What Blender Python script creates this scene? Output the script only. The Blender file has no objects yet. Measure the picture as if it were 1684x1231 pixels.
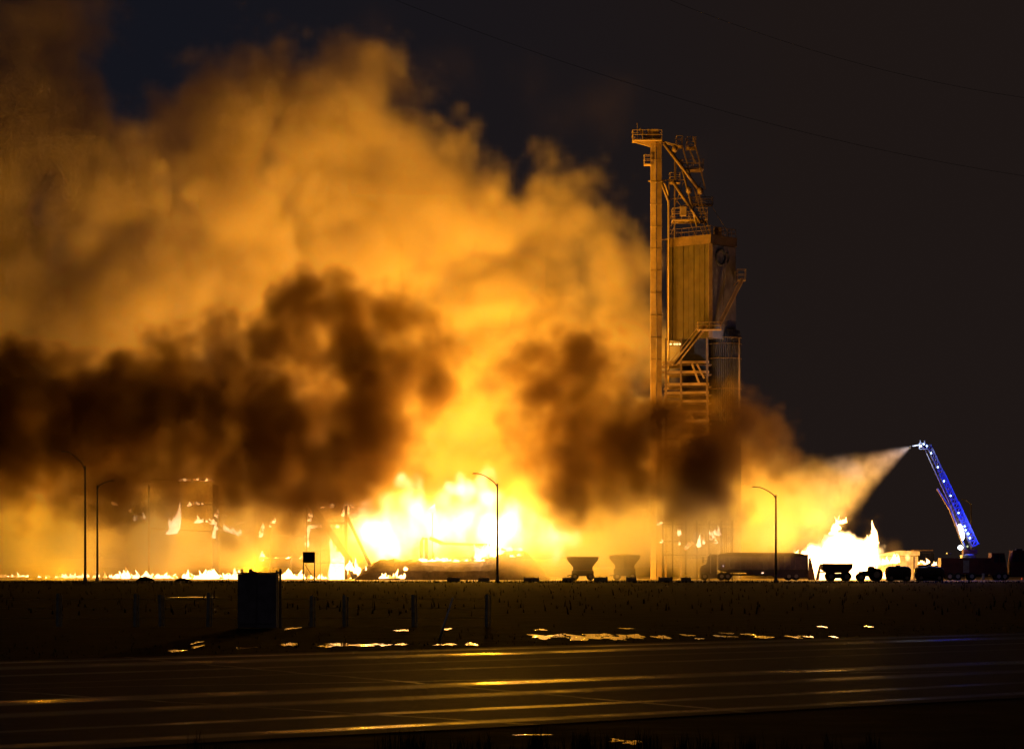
import bpy, bmesh, math, random
from mathutils import Vector, Matrix
sc = bpy.context.scene
COL = sc.collection
PI = math.pi

# ---------------------------------------------------------------- camera, sky, exposure, lights
F = 4530.0        # focal length of the long lens, in photograph pixels
EYE = 1.8         # camera height
HZ = 930.5        # row of the horizon in the photograph

def at(px, py, Y):
    """point seen at photograph pixel (px, py) when it stands Y metres away"""
    return Vector(((px - 842) / F * Y, Y, EYE + (HZ - py) / F * Y))

cam = bpy.data.cameras.new('camera')
cam_ob = bpy.data.objects.new('camera', cam)
COL.objects.link(cam_ob)
cam_ob.location = (0, 0, EYE)
cam_ob.rotation_euler = (PI / 2, 0, 0)
cam.sensor_width = 36
cam.lens = F / 1684 * 36
cam.shift_y = (HZ - 615.5) / 1684
cam.clip_start = 0.5
cam.clip_end = 6000
sc.camera = cam_ob

world = bpy.data.worlds.new('World')
sc.world = world
world.use_nodes = True
wn = world.node_tree
w_geo = wn.nodes.new('ShaderNodeTexCoord')
w_sep = wn.nodes.new('ShaderNodeSeparateXYZ')
w_map = wn.nodes.new('ShaderNodeMapRange')
w_map.inputs[1].default_value = -.12
w_map.inputs[2].default_value = .10
w_mix = wn.nodes.new('ShaderNodeValToRGB')
w_mix.color_ramp.elements[0].color = (.0066, .0070, .0110, 1)
w_mix.color_ramp.elements[1].color = (.0125, .0082, .0072, 1)
wn.links.new(w_geo.outputs['Generated'], w_sep.inputs[0])
wn.links.new(w_sep.outputs[0], w_map.inputs[0])
wn.links.new(w_map.outputs[0], w_mix.inputs[0])
wn.links.new(w_mix.outputs[0], wn.nodes['Background'].inputs[0])
world.node_tree.nodes['Background'].inputs[1].default_value = 1.0
sc.view_settings.view_transform = 'Standard'
sc.view_settings.look = 'None'
sc.view_settings.exposure = 0
sc.view_settings.gamma = 1
cy = sc.cycles
cy.use_denoising = True
cy.denoiser = 'OPENIMAGEDENOISE'
cy.use_adaptive_sampling = True
cy.adaptive_threshold = .04
cy.max_bounces = 6
cy.volume_bounces = 2
cy.volume_step_rate = 2.3
cy.volume_max_steps = 256
cy.sample_clamp_indirect = 6

FIRE = (1, .41, .011)
def fire_and_fill_light(px, py, Y, watts, r=.4, col=FIRE, name='fire_and_fill_light'):
    l = bpy.data.lights.new(name, 'POINT')
    l.energy = watts
    l.color = col
    l.shadow_soft_size = r
    o = bpy.data.objects.new(name, l)
    o.location = at(px, py, Y)
    COL.objects.link(o)
    return o
K = 3.15e4
for (px, py, Y, w) in [(700, 872, 370, 1.1), (800, 800, 374, 1.25), (880, 880, 371, .7), (785, 690, 378, .85), (600, 900, 368, .6),
                       (300, 862, 369, .22), (100, 940, 364, .14), (420, 940, 362, .12), (1150, 885, 388, .16), (960, 865, 368, .16), (1240, 845, 367, .34), (70, 820, 366, .10),  # those above truck and high at far left are fill added to brighten smoke
                       (1385, 905, 362, .42), (1425, 925, 360, .2), (660, 400, 348, .18), (925, 365, 368, .42)]:  # those high in the plume are added, standing in for multiply scattered light
    fire_and_fill_light(px, py, Y, w * K)

# ---------------------------------------------------------------- node helper
class G:
    def __init__(s, nt): s.nt = nt
    def n(s, t, **k):
        x = s.nt.nodes.new(t)
        for a, b in k.items(): setattr(x, a, b)
        return x
    def put(s, sock, v):
        if isinstance(v, bpy.types.NodeSocket): s.nt.links.new(v, sock)
        else: sock.default_value = v
    def m(s, op, *a):
        x = s.n('ShaderNodeMath', operation=op)
        for i, v in enumerate(a): s.put(x.inputs[i], v)
        return x.outputs[0]
    def v(s, op, *a, out=0):
        x = s.n('ShaderNodeVectorMath', operation=op)
        for i, v in enumerate(a): s.put(x.inputs[i], v)
        return x.outputs[out]
    def noise(s, p, scale, detail=3, rough=.55, color=False):
        x = s.n('ShaderNodeTexNoise')
        s.put(x.inputs['Vector'], p)
        x.inputs['Scale'].default_value = scale
        x.inputs['Detail'].default_value = detail
        x.inputs['Roughness'].default_value = rough
        return x.outputs['Color' if color else 0]
    def voro(s, p, scale, smooth=.4, detail=1.0):
        x = s.n('ShaderNodeTexVoronoi')
        x.feature = 'SMOOTH_F1'
        s.put(x.inputs['Vector'], p)
        x.inputs['Scale'].default_value = scale
        x.inputs['Smoothness'].default_value = smooth
        x.inputs['Detail'].default_value = detail
        return x.outputs['Distance']
    def ss(s, x, a, b, lo=0.0, hi=1.0, kind='SMOOTHSTEP'):
        r = s.n('ShaderNodeMapRange', interpolation_type=kind)
        s.put(r.inputs[0], x)
        for i, v in zip((1, 2, 3, 4), (a, b, lo, hi)): r.inputs[i].default_value = v
        return r.outputs[0]
    def ramp(s, x, c0, c1, a=0.0, b=1.0):
        r = s.n('ShaderNodeValToRGB')
        s.put(r.inputs[0], x)
        e = r.color_ramp.elements
        e[0].position, e[1].position = a, b
        e[0].color, e[1].color = (*c0, 1), (*c1, 1)
        return r.outputs[0]

MATS = {}
def mat(name, col, rough=.6, metal=0.0, var=.35, scale=1.5, spec=.5, bump=0.0, bscale=20):
    """painted, rusty or dusty surface whose colour and gloss vary over it"""
    if name in MATS: return MATS[name]
    m = bpy.data.materials.new(name)
    m.use_nodes = True
    g = G(m.node_tree)
    b = m.node_tree.nodes['Principled BSDF']
    p = g.n('ShaderNodeTexCoord').outputs['Object']
    k = g.noise(p, scale, 5, .65)
    g.put(b.inputs['Base Color'], g.ramp(k, tuple(c * (1 - var) for c in col), tuple(min(1, c * (1 + var)) for c in col), .3, .7))
    g.put(b.inputs['Roughness'], g.ss(g.noise(p, scale * 3, 3), .3, .7, max(.02, rough - .12), min(1, rough + .12)))
    b.inputs['Metallic'].default_value = metal
    b.inputs['Specular IOR Level'].default_value = spec
    if bump:
        bp = g.n('ShaderNodeBump')
        g.put(bp.inputs['Height'], g.noise(p, bscale, 4))
        bp.inputs['Strength'].default_value = bump
        bp.inputs['Distance'].default_value = .05
        g.put(b.inputs['Normal'], bp.outputs[0])
    MATS[name] = m
    return m
def glow(name, col, s, var=0.0):
    if name in MATS: return MATS[name]
    m = bpy.data.materials.new(name)
    m.use_nodes = True
    nt = m.node_tree
    nt.nodes.clear()
    g = G(nt)
    e = g.n('ShaderNodeEmission')
    e.inputs[0].default_value = (*col, 1)
    e.inputs[1].default_value = s
    if var:
        k = g.noise(g.n('ShaderNodeTexCoord').outputs['Object'], 1.6, 3)
        g.put(e.inputs[1], g.ss(k, .3, .7, s * (1 - var), s * (1 + var)))
    g.put(g.n('ShaderNodeOutputMaterial').inputs['Surface'], e.outputs[0])
    m.cycles.emission_sampling = 'NONE'
    MATS[name] = m
    return m

# ---------------------------------------------------------------- mesh helpers
def obj(name, bm, m, parent=None, smooth=False, kind=None):
    me = bpy.data.meshes.new(name)
    bm.normal_update()
    bm.to_mesh(me)
    bm.free()
    if smooth:
        for p in me.polygons: p.use_smooth = True
    me.materials.append(m)
    o = bpy.data.objects.new(name, me)
    COL.objects.link(o)
    if parent: o.parent = parent
    if kind: o['kind'] = kind
    return o
def raw(name, vs, fs, m, parent=None, kind=None, smooth=False):
    me = bpy.data.meshes.new(name)
    me.from_pydata([tuple(v) for v in vs], [], fs)
    me.update()
    if smooth:
        for p in me.polygons: p.use_smooth = True
    me.materials.append(m)
    o = bpy.data.objects.new(name, me)
    COL.objects.link(o)
    if parent: o.parent = parent
    if kind: o['kind'] = kind
    return o
def box(bm, x0, x1, y0, y1, z0, z1, top=1.0, topy=None):
    """box; `top` scales its upper face (tapered bodies)"""
    topy = top if topy is None else topy
    cx, cy_ = (x0 + x1) / 2, (y0 + y1) / 2
    vs = []
    for z, s, t in ((z0, 1, 1), (z1, top, topy)):
        for x, y in ((x0, y0), (x1, y0), (x1, y1), (x0, y1)):
            vs.append(bm.verts.new((cx + (x - cx) * s, cy_ + (y - cy_) * t, z)))
    for f in ((3, 2, 1, 0), (4, 5, 6, 7), (0, 1, 5, 4), (1, 2, 6, 5), (2, 3, 7, 6), (3, 0, 4, 7)):
        bm.faces.new([vs[i] for i in f])
    return bm
def frame_of(a, b):
    d = (Vector(b) - Vector(a)).normalized()
    up = Vector((0, 0, 1)) if abs(d.z) < .95 else Vector((0, 1, 0))
    s = d.cross(up).normalized()
    return d, s, s.cross(d)
def bar(bm, a, b, w, h=None):
    """square bar from a to b, w wide and h high"""
    h = w if h is None else h
    a, b = Vector(a), Vector(b)
    d, s, u = frame_of(a, b)
    vs = [bm.verts.new(p + s * (i * w / 2) + u * (j * h / 2)) for p in (a, b) for i, j in ((-1, -1), (1, -1), (1, 1), (-1, 1))]
    for f in ((0, 1, 2, 3), (7, 6, 5, 4), (0, 4, 5, 1), (1, 5, 6, 2), (2, 6, 7, 3), (3, 7, 4, 0)):
        bm.faces.new([vs[i] for i in f])
    return bm
def tube(bm, pts, r, n=8, r2=None, cap=True):
    pts = [Vector(p) for p in pts]
    r2 = r if r2 is None else r2
    rings = []
    for i, p in enumerate(pts):
        d, s, u = frame_of(pts[max(0, i - 1)], pts[min(len(pts) - 1, i + 1)])
        rr = r + (r2 - r) * i / max(1, len(pts) - 1)
        rings.append([bm.verts.new(p + (s * math.cos(2 * PI * k / n) + u * math.sin(2 * PI * k / n)) * rr) for k in range(n)])
    for A, B in zip(rings, rings[1:]):
        for k in range(n):
            bm.faces.new((A[k], A[(k + 1) % n], B[(k + 1) % n], B[k]))
    if cap:
        bm.faces.new(rings[0][::-1])
        bm.faces.new(rings[-1])
    return bm
def lathe(bm, prof, c=(0, 0, 0), axis='z', n=20):
    c = Vector(c)
    rings = []
    for (r, h) in prof:
        ring = []
        for k in range(n):
            a = 2 * PI * k / n
            p = {'z': (r * math.cos(a), r * math.sin(a), h), 'y': (r * math.cos(a), h, r * math.sin(a)), 'x': (h, r * math.cos(a), r * math.sin(a))}[axis]
            ring.append(bm.verts.new(c + Vector(p)))
        rings.append(ring)
    for A, B in zip(rings, rings[1:]):
        for k in range(n):
            bm.faces.new((A[k], A[(k + 1) % n], B[(k + 1) % n], B[k]))
    bm.faces.new(rings[0][::-1])
    bm.faces.new(rings[-1])
    return bm
def prism(bm, prof, y0, y1):
    """outline in (x, z) extruded from y0 to y1"""
    A = [bm.verts.new((x, y0, z)) for x, z in prof]
    B = [bm.verts.new((x, y1, z)) for x, z in prof]
    n = len(prof)
    bm.faces.new(A)
    bm.faces.new(B[::-1])
    for k in range(n): bm.faces.new((A[k], B[k], B[(k + 1) % n], A[(k + 1) % n]))
    return bm
def N(): return bmesh.new()
def thing(name, label, cat, loc=(0, 0, 0), rz=0, group=None):
    o = bpy.data.objects.new(name, None)
    COL.objects.link(o)
    o.location = loc
    o.rotation_euler.z = rz
    o.empty_display_size = .3
    tag(o, label, cat, group)
    return o
def tag(o, label=None, cat=None, group=None, kind=None):
    if label: o['label'] = label
    if cat: o['category'] = cat
    if group: o['group'] = group
    if kind: o['kind'] = kind
    return o
def dup(root, loc, label, group=None, rz=None, scale=None):
    r = root.copy()
    COL.objects.link(r)
    r.location = loc
    if rz is not None: r.rotation_euler.z = rz
    if scale: r.scale = scale
    r['label'] = label
    if group: r['group'] = group
    for ch in list(root.children):
        c = ch.copy()
        COL.objects.link(c)
        c.parent = r
        for gch in list(ch.children):
            d = gch.copy()
            COL.objects.link(d)
            d.parent = c
    return r
class Loc:
    """photograph pixels to coordinates local to a thing standing at depth Y"""
    def __init__(s, px, Y): s.o = Vector(((px - 842) / F * Y, Y, 0))
    def __call__(s, px, py, dy=0.0): return at(px, py, s.o.y + dy) - s.o
# ---------------------------------------------------------------- smoke, flames and spray: voxel clouds of real size
def cloud(name, lo, hi, vox, field, m, kind='stuff'):
    nt = bpy.data.node_groups.new(name, 'GeometryNodeTree')
    nt.interface.new_socket('Geometry', in_out='OUTPUT', socket_type='NodeSocketGeometry')
    nt.interface.new_socket('Geometry', in_out='INPUT', socket_type='NodeSocketGeometry')
    g = G(nt)
    o = g.n('NodeGroupOutput')
    vc = g.n('GeometryNodeVolumeCube')
    g.put(vc.inputs['Density'], field(g, g.n('GeometryNodeInputPosition').outputs[0]))
    vc.inputs['Min'].default_value = lo
    vc.inputs['Max'].default_value = hi
    for k in range(3): vc.inputs['Resolution ' + 'XYZ'[k]].default_value = int((hi[k] - lo[k]) / vox)
    sm = g.n('GeometryNodeSetMaterial')
    sm.inputs['Material'].default_value = m
    nt.links.new(vc.outputs[0], sm.inputs[0])
    nt.links.new(sm.outputs[0], o.inputs[0])
    vd = bpy.data.volumes.new(name)
    vd.materials.append(m)
    ob = bpy.data.objects.new(name, vd)
    COL.objects.link(ob)
    ob.modifiers.new('field', 'NODES').node_group = nt
    ob['kind'] = kind
    return ob
def cloud_mat(name, sc_col=None, sd=0, ab_col=None, ad=0, aniso=0.0, em=None, es=0):
    """density is in the grid; scattering, absorption (colour that survives) and emission per metre"""
    m = bpy.data.materials.new(name)
    m.use_nodes = True
    nt = m.node_tree
    nt.nodes.clear()
    g = G(nt)
    a = g.n('ShaderNodeAttribute')
    a.attribute_name = 'density'
    d = a.outputs['Fac']
    sh = []
    if sd:
        s = g.n('ShaderNodeVolumeScatter')
        s.inputs[0].default_value = (*sc_col, 1)
        s.inputs['Anisotropy'].default_value = aniso
        g.put(s.inputs['Density'], g.m('MULTIPLY', d, sd))
        sh.append(s.outputs[0])
    if ad:
        s = g.n('ShaderNodeVolumeAbsorption')
        s.inputs[0].default_value = (*ab_col, 1)
        g.put(s.inputs['Density'], g.m('MULTIPLY', d, ad))
        sh.append(s.outputs[0])
    if es:
        s = g.n('ShaderNodeEmission')
        s.inputs[0].default_value = (*em, 1)
        g.put(s.inputs[1], g.m('MULTIPLY', d, es))
        sh.append(s.outputs[0])
    out = sh[0]
    for k in sh[1:]:
        x = g.n('ShaderNodeAddShader')
        g.put(x.inputs[0], out)
        g.put(x.inputs[1], k)
        out = x.outputs[0]
    g.put(g.n('ShaderNodeOutputMaterial').inputs['Volume'], out)
    return m
def billows(bl, warp=6, ws=.03, n1=.5, s1=.06, n2=.35, s2=.12, n3=0.0, s3=.3, edge=.25, sm=.3, off=0.0, stretch=1.0, inner=0.0):
    """rounded masses run together, their edges broken by noise"""
    def f(g, p):
        wv = g.v('SUBTRACT', g.noise(p, ws, 2, .5, True), (.5, .5, .5))
        q = g.v('ADD', p, g.v('MULTIPLY', wv, (warp, warp, warp)))
        d = None
        for (c, r, ry) in bl:
            l = g.v('LENGTH', g.v('MULTIPLY', g.v('SUBTRACT', q, tuple(c)), (1 / r, 1 / ry, 1 / r)), out=1)
            e = g.m('MULTIPLY', g.m('SUBTRACT', 1, l), r / 8.0)
            d = e if d is None else g.m('SMOOTH_MAX', d, e, sm)
        qn = g.v('MULTIPLY', q, (1, 1, 1 / stretch))
        a = g.m('MULTIPLY', g.m('SUBTRACT', g.noise(qn, s1, 5, .6), .5), n1 * 2)
        b = g.m('MULTIPLY', g.m('SUBTRACT', .45, g.voro(qn, s2)), n2 * 2)
        if n3: a = g.m('ADD', a, g.m('MULTIPLY', g.m('SUBTRACT', .4, g.voro(qn, s3, .3, 2)), n3 * 2))
        d = g.m('ADD', d, g.m('ADD', a, g.m('ADD', b, off)))
        o = g.ss(d, 0, edge)
        if inner:
            o = g.m('MULTIPLY', o, g.ss(g.noise(qn, s1 * 2, 4, .6), .35, .65, 1 - inner, 1 + inner))
        return o
    return f
def masses(rows, depth=.9, least=3, dY=0):
    return [(at(x, y, Y + dY), r / F * Y, max(least, r / F * Y * depth)) for x, y, r, Y in rows]

# the great bright plume, behind and above the fire, leaning out to the left
PLUME = [(520,200,110,378),(430,230,120,378),(600,170,80,378),(470,160,95,378),(540,190,110,378),(560,300,130,380),(620,120,50,378),(395,265,90,377),(440,150,85,377),(370,205,95,376),(280,240,90,376),(715,285,85,382),(800,295,85,385),(660,240,80,380),(400,300,150,372),(250,330,120,374),(300,310,140,376),(180,300,140,376),(60,220,170,376),(60,60,160,378),
         (720,340,125,384),(830,340,110,386),(930,350,95,388),(860,330,80,388),(1010,440,95,392),(600,400,180,386),(400,450,180,384),(200,500,200,384),
         (0,450,200,384),(800,500,170,392),(970,560,140,394),(1050,560,65,394),(1055,440,50,392),(1078,610,55,392),(700,650,180,396),(500,650,180,392),(850,700,150,398),
         (300,750,200,390),(50,700,200,388),(780,820,170,398),(1000,720,140,396),(1150,830,150,394),(600,880,150,396),(300,880,150,392),
         (50,880,150,392),(1300,840,80,385),(1230,810,90,385),(-120,300,220,380),(-140,600,220,384)]
cloud('smoke_plume', (-95, 358, 0), (50, 428, 84), .62,
      billows(masses(PLUME, .9, 12, 6), edge=.75, off=.42, sm=1.0, n1=.6, n2=.42, s1=.045, s2=.09, n3=.32, s3=.22, warp=12),
      cloud_mat('bright_smoke', (1, .92, .72), .17, (1, .5, .12), .04))
# black smoke rolling along in front of the fire
DARK = [(440,560,80),(560,540,85),(500,500,50),(600,600,80),(700,600,62),(712,645,52),(300,660,110),(150,700,120),(440,720,130),(600,710,90),
        (50,650,105),(0,750,110),(230,600,70),(380,610,80),(350,790,85),(200,780,100),(480,790,75),(560,765,80),(520,700,85),(640,755,55),(955,780,75),(912,590,56),(908,545,42),(945,655,82),(925,625,62),(655,625,70),(650,570,55),(930,725,95),(1030,740,80),(1040,680,32),
        (1010,800,62),(1120,760,90),(1200,740,80),(1250,750,45),(1220,705,45),(1150,800,70),(890,770,55),(-80,700,120)]
cloud('dark_smoke', (-85, 334, 3), (42, 368, 42), .5,
      billows(masses([(x, y, r, 352) for x, y, r in DARK], .75), warp=5, n1=.42, n2=.38, s1=.07, s2=.13, n3=.30, s3=.34, edge=.85, sm=1.2, off=.50, inner=.35),
      cloud_mat('black_smoke', (.92, .66, .38), .17, (.35, .22, .12), .52, .3))
# thin smoke hanging low over the yard
LOW = [(0,900,90),(120,890,90),(260,880,90),(400,880,90),(540,880,70),(900,880,100),(1020,870,100),(1140,860,100),(1240,860,85),(760,860,70),(650,860,70)]
cloud('low_smoke', (-80, 334, 0), (46, 367, 17), .9,
      billows(masses([(x, y, r, 356) for x, y, r in LOW], 1, 14), warp=5, n1=.3, n2=.15, s1=.08, s2=.12, edge=.6, off=.1, sm=1),
      cloud_mat('thin_smoke', (1, .88, .62), .15, (1, .6, .3), .012, .35))
# the mist of the water jet
def spray(g, p):
    n = at(1500, 733, 352)
    t = at(1330, 825, 358)
    ax = (t - n).normalized()
    wv = g.v('SUBTRACT', g.noise(p, .35, 3, .6, True), (.5, .5, .5))
    q0 = g.v('SUBTRACT', p, tuple(n))
    s0 = g.v('DOT_PRODUCT', q0, tuple(ax), out=1)
    amp = g.m('MULTIPLY', s0, .16)
    cb = g.n('ShaderNodeCombineXYZ')
    for k in range(3): g.put(cb.inputs[k], amp)
    q = g.v('ADD', q0, g.v('MULTIPLY', wv, cb.outputs[0]))
    s = g.v('DOT_PRODUCT', q, tuple(ax), out=1)
    ln = g.v('LENGTH', q, out=1)
    perp = g.m('SQRT', g.m('MAXIMUM', g.m('SUBTRACT', g.m('MULTIPLY', ln, ln), g.m('MULTIPLY', s, s)), 0.0))
    w = g.m('ADD', g.m('MULTIPLY', g.m('MAXIMUM', s, .01), .37), .08)
    k = g.ss(g.m('DIVIDE', perp, w), 1.15, .05)
    den = g.m('DIVIDE', 4.0, g.m('ADD', w, .5))
    far = g.ss(s, 24, 13)
    st = g.ss(g.noise(g.v('MULTIPLY', p, (1, 1, 1)), .8, 4, .6), .3, .65, .45, 1.3)
    return g.m('MULTIPLY', g.m('MULTIPLY', g.m('MULTIPLY', k, den), g.m('MULTIPLY', far, st)), g.ss(s, 0, .4))
cloud('water_spray', tuple(at(1500, 733, 352) - Vector((19.5, 8, 14))), tuple(at(1500, 733, 352) + Vector((.6, 10, 1.6))), .14, spray,
      cloud_mat('water_mist', (1, .98, .94), .22, aniso=.35))
# small smoke over the right hand fire
RIGHT = [(1345,800,50),(1330,850,55),(1400,868,36),(1435,890,34),(1462,906,30),(1300,790,50)]
cloud('side_smoke', (30, 354, 0), (56, 372, 18), .35,
      billows(masses([(x, y, r, 364) for x, y, r in RIGHT], 1, 3), warp=3, n1=.35, n2=.25, s1=.16, s2=.3, edge=.9, sm=.5),
      cloud_mat('yellow_smoke', (1, .85, .6), .10, (1, .6, .3), .02))
DRIFT = [(1000,190,90,378),(880,170,80,378),(1160,270,60,378),(740,110,90,378),(1230,640,40,372),(620,60,90,378)]
cloud('thin_drifting_smoke', (-22, 362, 8), (40, 395, 82), 1.4,
      billows(masses(DRIFT, 1, 6), warp=14, ws=.05, n1=.9, n2=.4, s1=.05, s2=.12, edge=1.5, sm=1),
      cloud_mat('drifting_smoke', (1, .8, .6), .010))
# burning gas: the only cloud that gives off light
FLAME = [(604,878,44,370),(650,866,58,371),(710,866,60,371),(770,868,60,371),(830,872,56,371),(890,880,48,371),(940,885,28,371),(700,822,32,373),
         (752,800,36,374),(800,785,30,376),(815,820,38,373),(672,795,20,372),(585,850,18,370)]
cloud('fire', (-26, 362, 0), (12, 386, 26), .3,
      billows(masses(FLAME, .7, 2.2), warp=3, ws=.09, n1=.34, n2=.16, s1=.14, s2=.35, edge=.7, sm=.6, off=.0, stretch=1.5, inner=.6),
      cloud_mat('burning_gas', em=(1, .58, .24), es=8.0))
FLAME2 = [(1340,918,30,361),(1385,908,42,361),(1420,915,38,361),(1433,885,8,361),(1380,862,5,361),(1310,912,12,361),(1384,880,14,361),(1470,918,12,362),(1495,915,8,362)]
cloud('fire', (33, 356, 0), (54, 367, 7), .15,
      billows(masses(FLAME2, .8, .9), warp=1, ws=.2, n1=.10, n2=.06, s1=.5, s2=.8, edge=.12, sm=.08, off=0, stretch=1.5),
      cloud_mat('burning_gas_right', em=(1, .56, .2), es=6.0))

# ---------------------------------------------------------------- ground, road, water
def sheet(name, pts, z, m, kind='structure'):
    return raw(name, [(x, y, z) for x, y in pts], [tuple(range(len(pts)))], m, kind=kind)
gm = mat('wet_field', (.0045, .0036, .0050), .95, var=.6, scale=.25, spec=.022, bump=.3, bscale=3)
sheet('ground', [(-2500, -60), (2500, -60), (2500, 5000), (-2500, 5000)], 0, gm)
ym = mat('yard_gravel', (.16, .13, .10), .8, var=.4, scale=.4, bump=.5, bscale=6)
sheet('yard', [(-160, 309), (160, 309), (160, 470), (-160, 470)], .004, ym)

rd = Vector((1, .95, 0)).normalized()
rn = Vector((-rd.y, rd.x, 0))
def rp(s, u): return rd * s + rn * u
def road_material():
    m = bpy.data.materials.new('wet_asphalt')
    m.use_nodes = True
    g = G(m.node_tree)
    b = m.node_tree.nodes['Principled BSDF']
    p = g.n('ShaderNodeTexCoord').outputs['Object']
    u = g.v('DOT_PRODUCT', p, tuple(rn), out=1)
    s = g.v('DOT_PRODUCT', p, tuple(rd), out=1)
    cb = g.n('ShaderNodeCombineXYZ')
    g.put(cb.inputs[0], g.m('MULTIPLY', s, .09))
    g.put(cb.inputs[1], g.m('MULTIPLY', u, .6))
    lng = g.noise(cb.outputs[0], 1.0, 4, .6)
    uu = g.m('ADD', u, g.m('MULTIPLY', g.m('SUBTRACT', lng, .5), .8))
    wet = None
    for c0, w, k in ((41.2, 1.0, .9), (43.5, .5, .7), (30.7, .75, 1), (28.1, .65, 1), (25.3, .30, .75), (23.2, .36, 1), (35.5, .3, .35), (38.3, .4, .4)):
        x = g.m('MULTIPLY', g.ss(g.m('ABSOLUTE', g.m('SUBTRACT', uu, c0)), w, w * .25), k)
        wet = x if wet is None else g.m('MAXIMUM', wet, x)
    for nx, ny, px_, py_, w in ((-1.6, -1.47, -4.9, 36.8, .10), (-3.5, -1.8, -1.3, 41.9, .12), (-.55, 1.2, 3.0, 45.0, .10)):
        n2 = Vector((nx, ny, 0)).normalized()
        c2 = n2.dot(Vector((px_, py_, 0)))
        x = g.m('MULTIPLY', g.ss(g.m('ABSOLUTE', g.m('SUBTRACT', g.m('ADD', g.v('DOT_PRODUCT', p, tuple(n2), out=1), g.m('MULTIPLY', lng, .5)), c2 + .25)), w, w * .3), .6)
        wet = g.m('MAXIMUM', wet, x)
    patch = g.ss(g.noise(p, .22, 5, .65), .42, .66)
    wet = g.m('MULTIPLY', wet, g.ss(patch, 0, 1, .40, 1.0))
    grain = g.noise(p, 30, 4, .7)
    wet = g.m('MULTIPLY', wet, g.ss(grain, .3, .55, .7, 1))
    g.put(b.inputs['Roughness'], g.ss(wet, 0, 1, .68, .17, 'LINEAR'))
    g.put(b.inputs['Specular IOR Level'], g.ss(wet, 0, 1, .09, 1.0, 'LINEAR'))
    g.put(b.inputs['Base Color'], g.ramp(g.noise(p, 2.5, 6, .7), (.018, .018, .019), (.05, .048, .046), .3, .7))
    bp = g.n('ShaderNodeBump')
    g.put(bp.inputs['Height'], g.m('ADD', grain, g.m('MULTIPLY', g.noise(p, 3.5, 3, .6), 1.5)))
    bp.inputs['Distance'].default_value = .01
    g.put(bp.inputs['Strength'], g.ss(wet, 0, 1, .6, .2, 'LINEAR'))
    g.put(b.inputs['Normal'], bp.outputs[0])
    return m
E0, E1 = 22.4, 44.4
rv = []
rf = []
random.seed(5)
n = 120
for i in range(n):
    s = -60 + i * 3.0
    for u in (E0 + random.uniform(-.12, .12), E1 + random.uniform(-.15, .15)):
        q = rp(s, u)
        rv.append((q.x, q.y, .012))
for i in range(n - 1): rf.append((2 * i, 2 * i + 2, 2 * i + 3, 2 * i + 1))
raw('road', rv, rf, road_material(), kind='structure')

wm = bpy.data.materials.new('puddle_water')
wm.use_nodes = True
g = G(wm.node_tree)
b = wm.node_tree.nodes['Principled BSDF']
b.inputs['Base Color'].default_value = (.01, .01, .01, 1)
b.inputs['Roughness'].default_value = .05
b.inputs['IOR'].default_value = 1.33
bp = g.n('ShaderNodeBump')
tc = g.n('ShaderNodeTexCoord').outputs['Object']
g.put(bp.inputs['Height'], g.noise(tc, 6, 3))
bp.inputs['Strength'].default_value = .5
bp.inputs['Distance'].default_value = .02
g.put(b.inputs['Normal'], bp.outputs[0])
def puddle(px, py, wpx, hpx, seed):
    """ragged pool of rain water lying on the ground at photograph pixel (px, py)"""
    r = random.Random(seed)
    Y = EYE * F / (py - HZ)
    X = (px - 842) / F * Y
    a = wpx / F * Y / 2
    d = Y - EYE * F / (py + hpx / 2 - HZ)
    vs = [(X, Y, .006)]
    nn = 44
    ph = [r.uniform(0, 6.3) for _ in range(6)]
    for k in range(nn):
        t = 2 * PI * k / nn
        w = 1 + .28 * math.sin(3 * t + ph[0]) + .22 * math.sin(5 * t + ph[1]) + .16 * math.sin(9 * t + ph[2]) + .12 * math.sin(14 * t + ph[3])
        vs.append((X + a * w * math.cos(t), Y + d * w * math.sin(t) + .3 * d * math.sin(2.2 * math.cos(t) + ph[4]), .006))
    return raw('puddle', vs, [(0, 1 + k, 1 + (k + 1) % nn) for k in range(nn)], wm, kind='structure')
PUD = [(895,1046,46,6),(925,1045,26,5),(955,1047,66,8),(985,1044,44,4),(1012,1049,36,6),(1040,1046,40,6),(1088,1047,24,5),(1130,1044,20,2.5),(1150,1050,14,2),
       (1190,1046,30,3),(1196,1041,22,2),(1232,1043,20,3),(1255,1047,26,4),(1306,1047,18,4),(1326,1046,16,3),(1372,1047,8,3),(1352,1030,10,2),
       (560,1060,50,4.5),(538,1062,24,3),(606,1060,34,4),(660,1059,16,3),(632,1060,20,3),(476,1059,24,5),(405,1065,26,3),(290,1070,26,3),(325,1056,9,4),(325,1063,10,5),
       (480,1033,18,3),(736,1034,12,3),(661,1036,20,2.6),(740,1059,18,3),(775,1059,20,4),(722,1060,14,2),
       (318,981.5,46,1.2),(290,981.5,14,1),(350,981.5,10,1),(890,1035,16,2),(1030,1033,22,1.6),(1430,1030,10,1.6)]
for i, q in enumerate(PUD): puddle(*q, 100 + i)
for i, (px, py, w, h) in enumerate([(880,1208,50,1.5),(1015,1218,26,5),(1040,1221,30,6)]): puddle(px, py, w, h, 300 + i)

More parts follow.
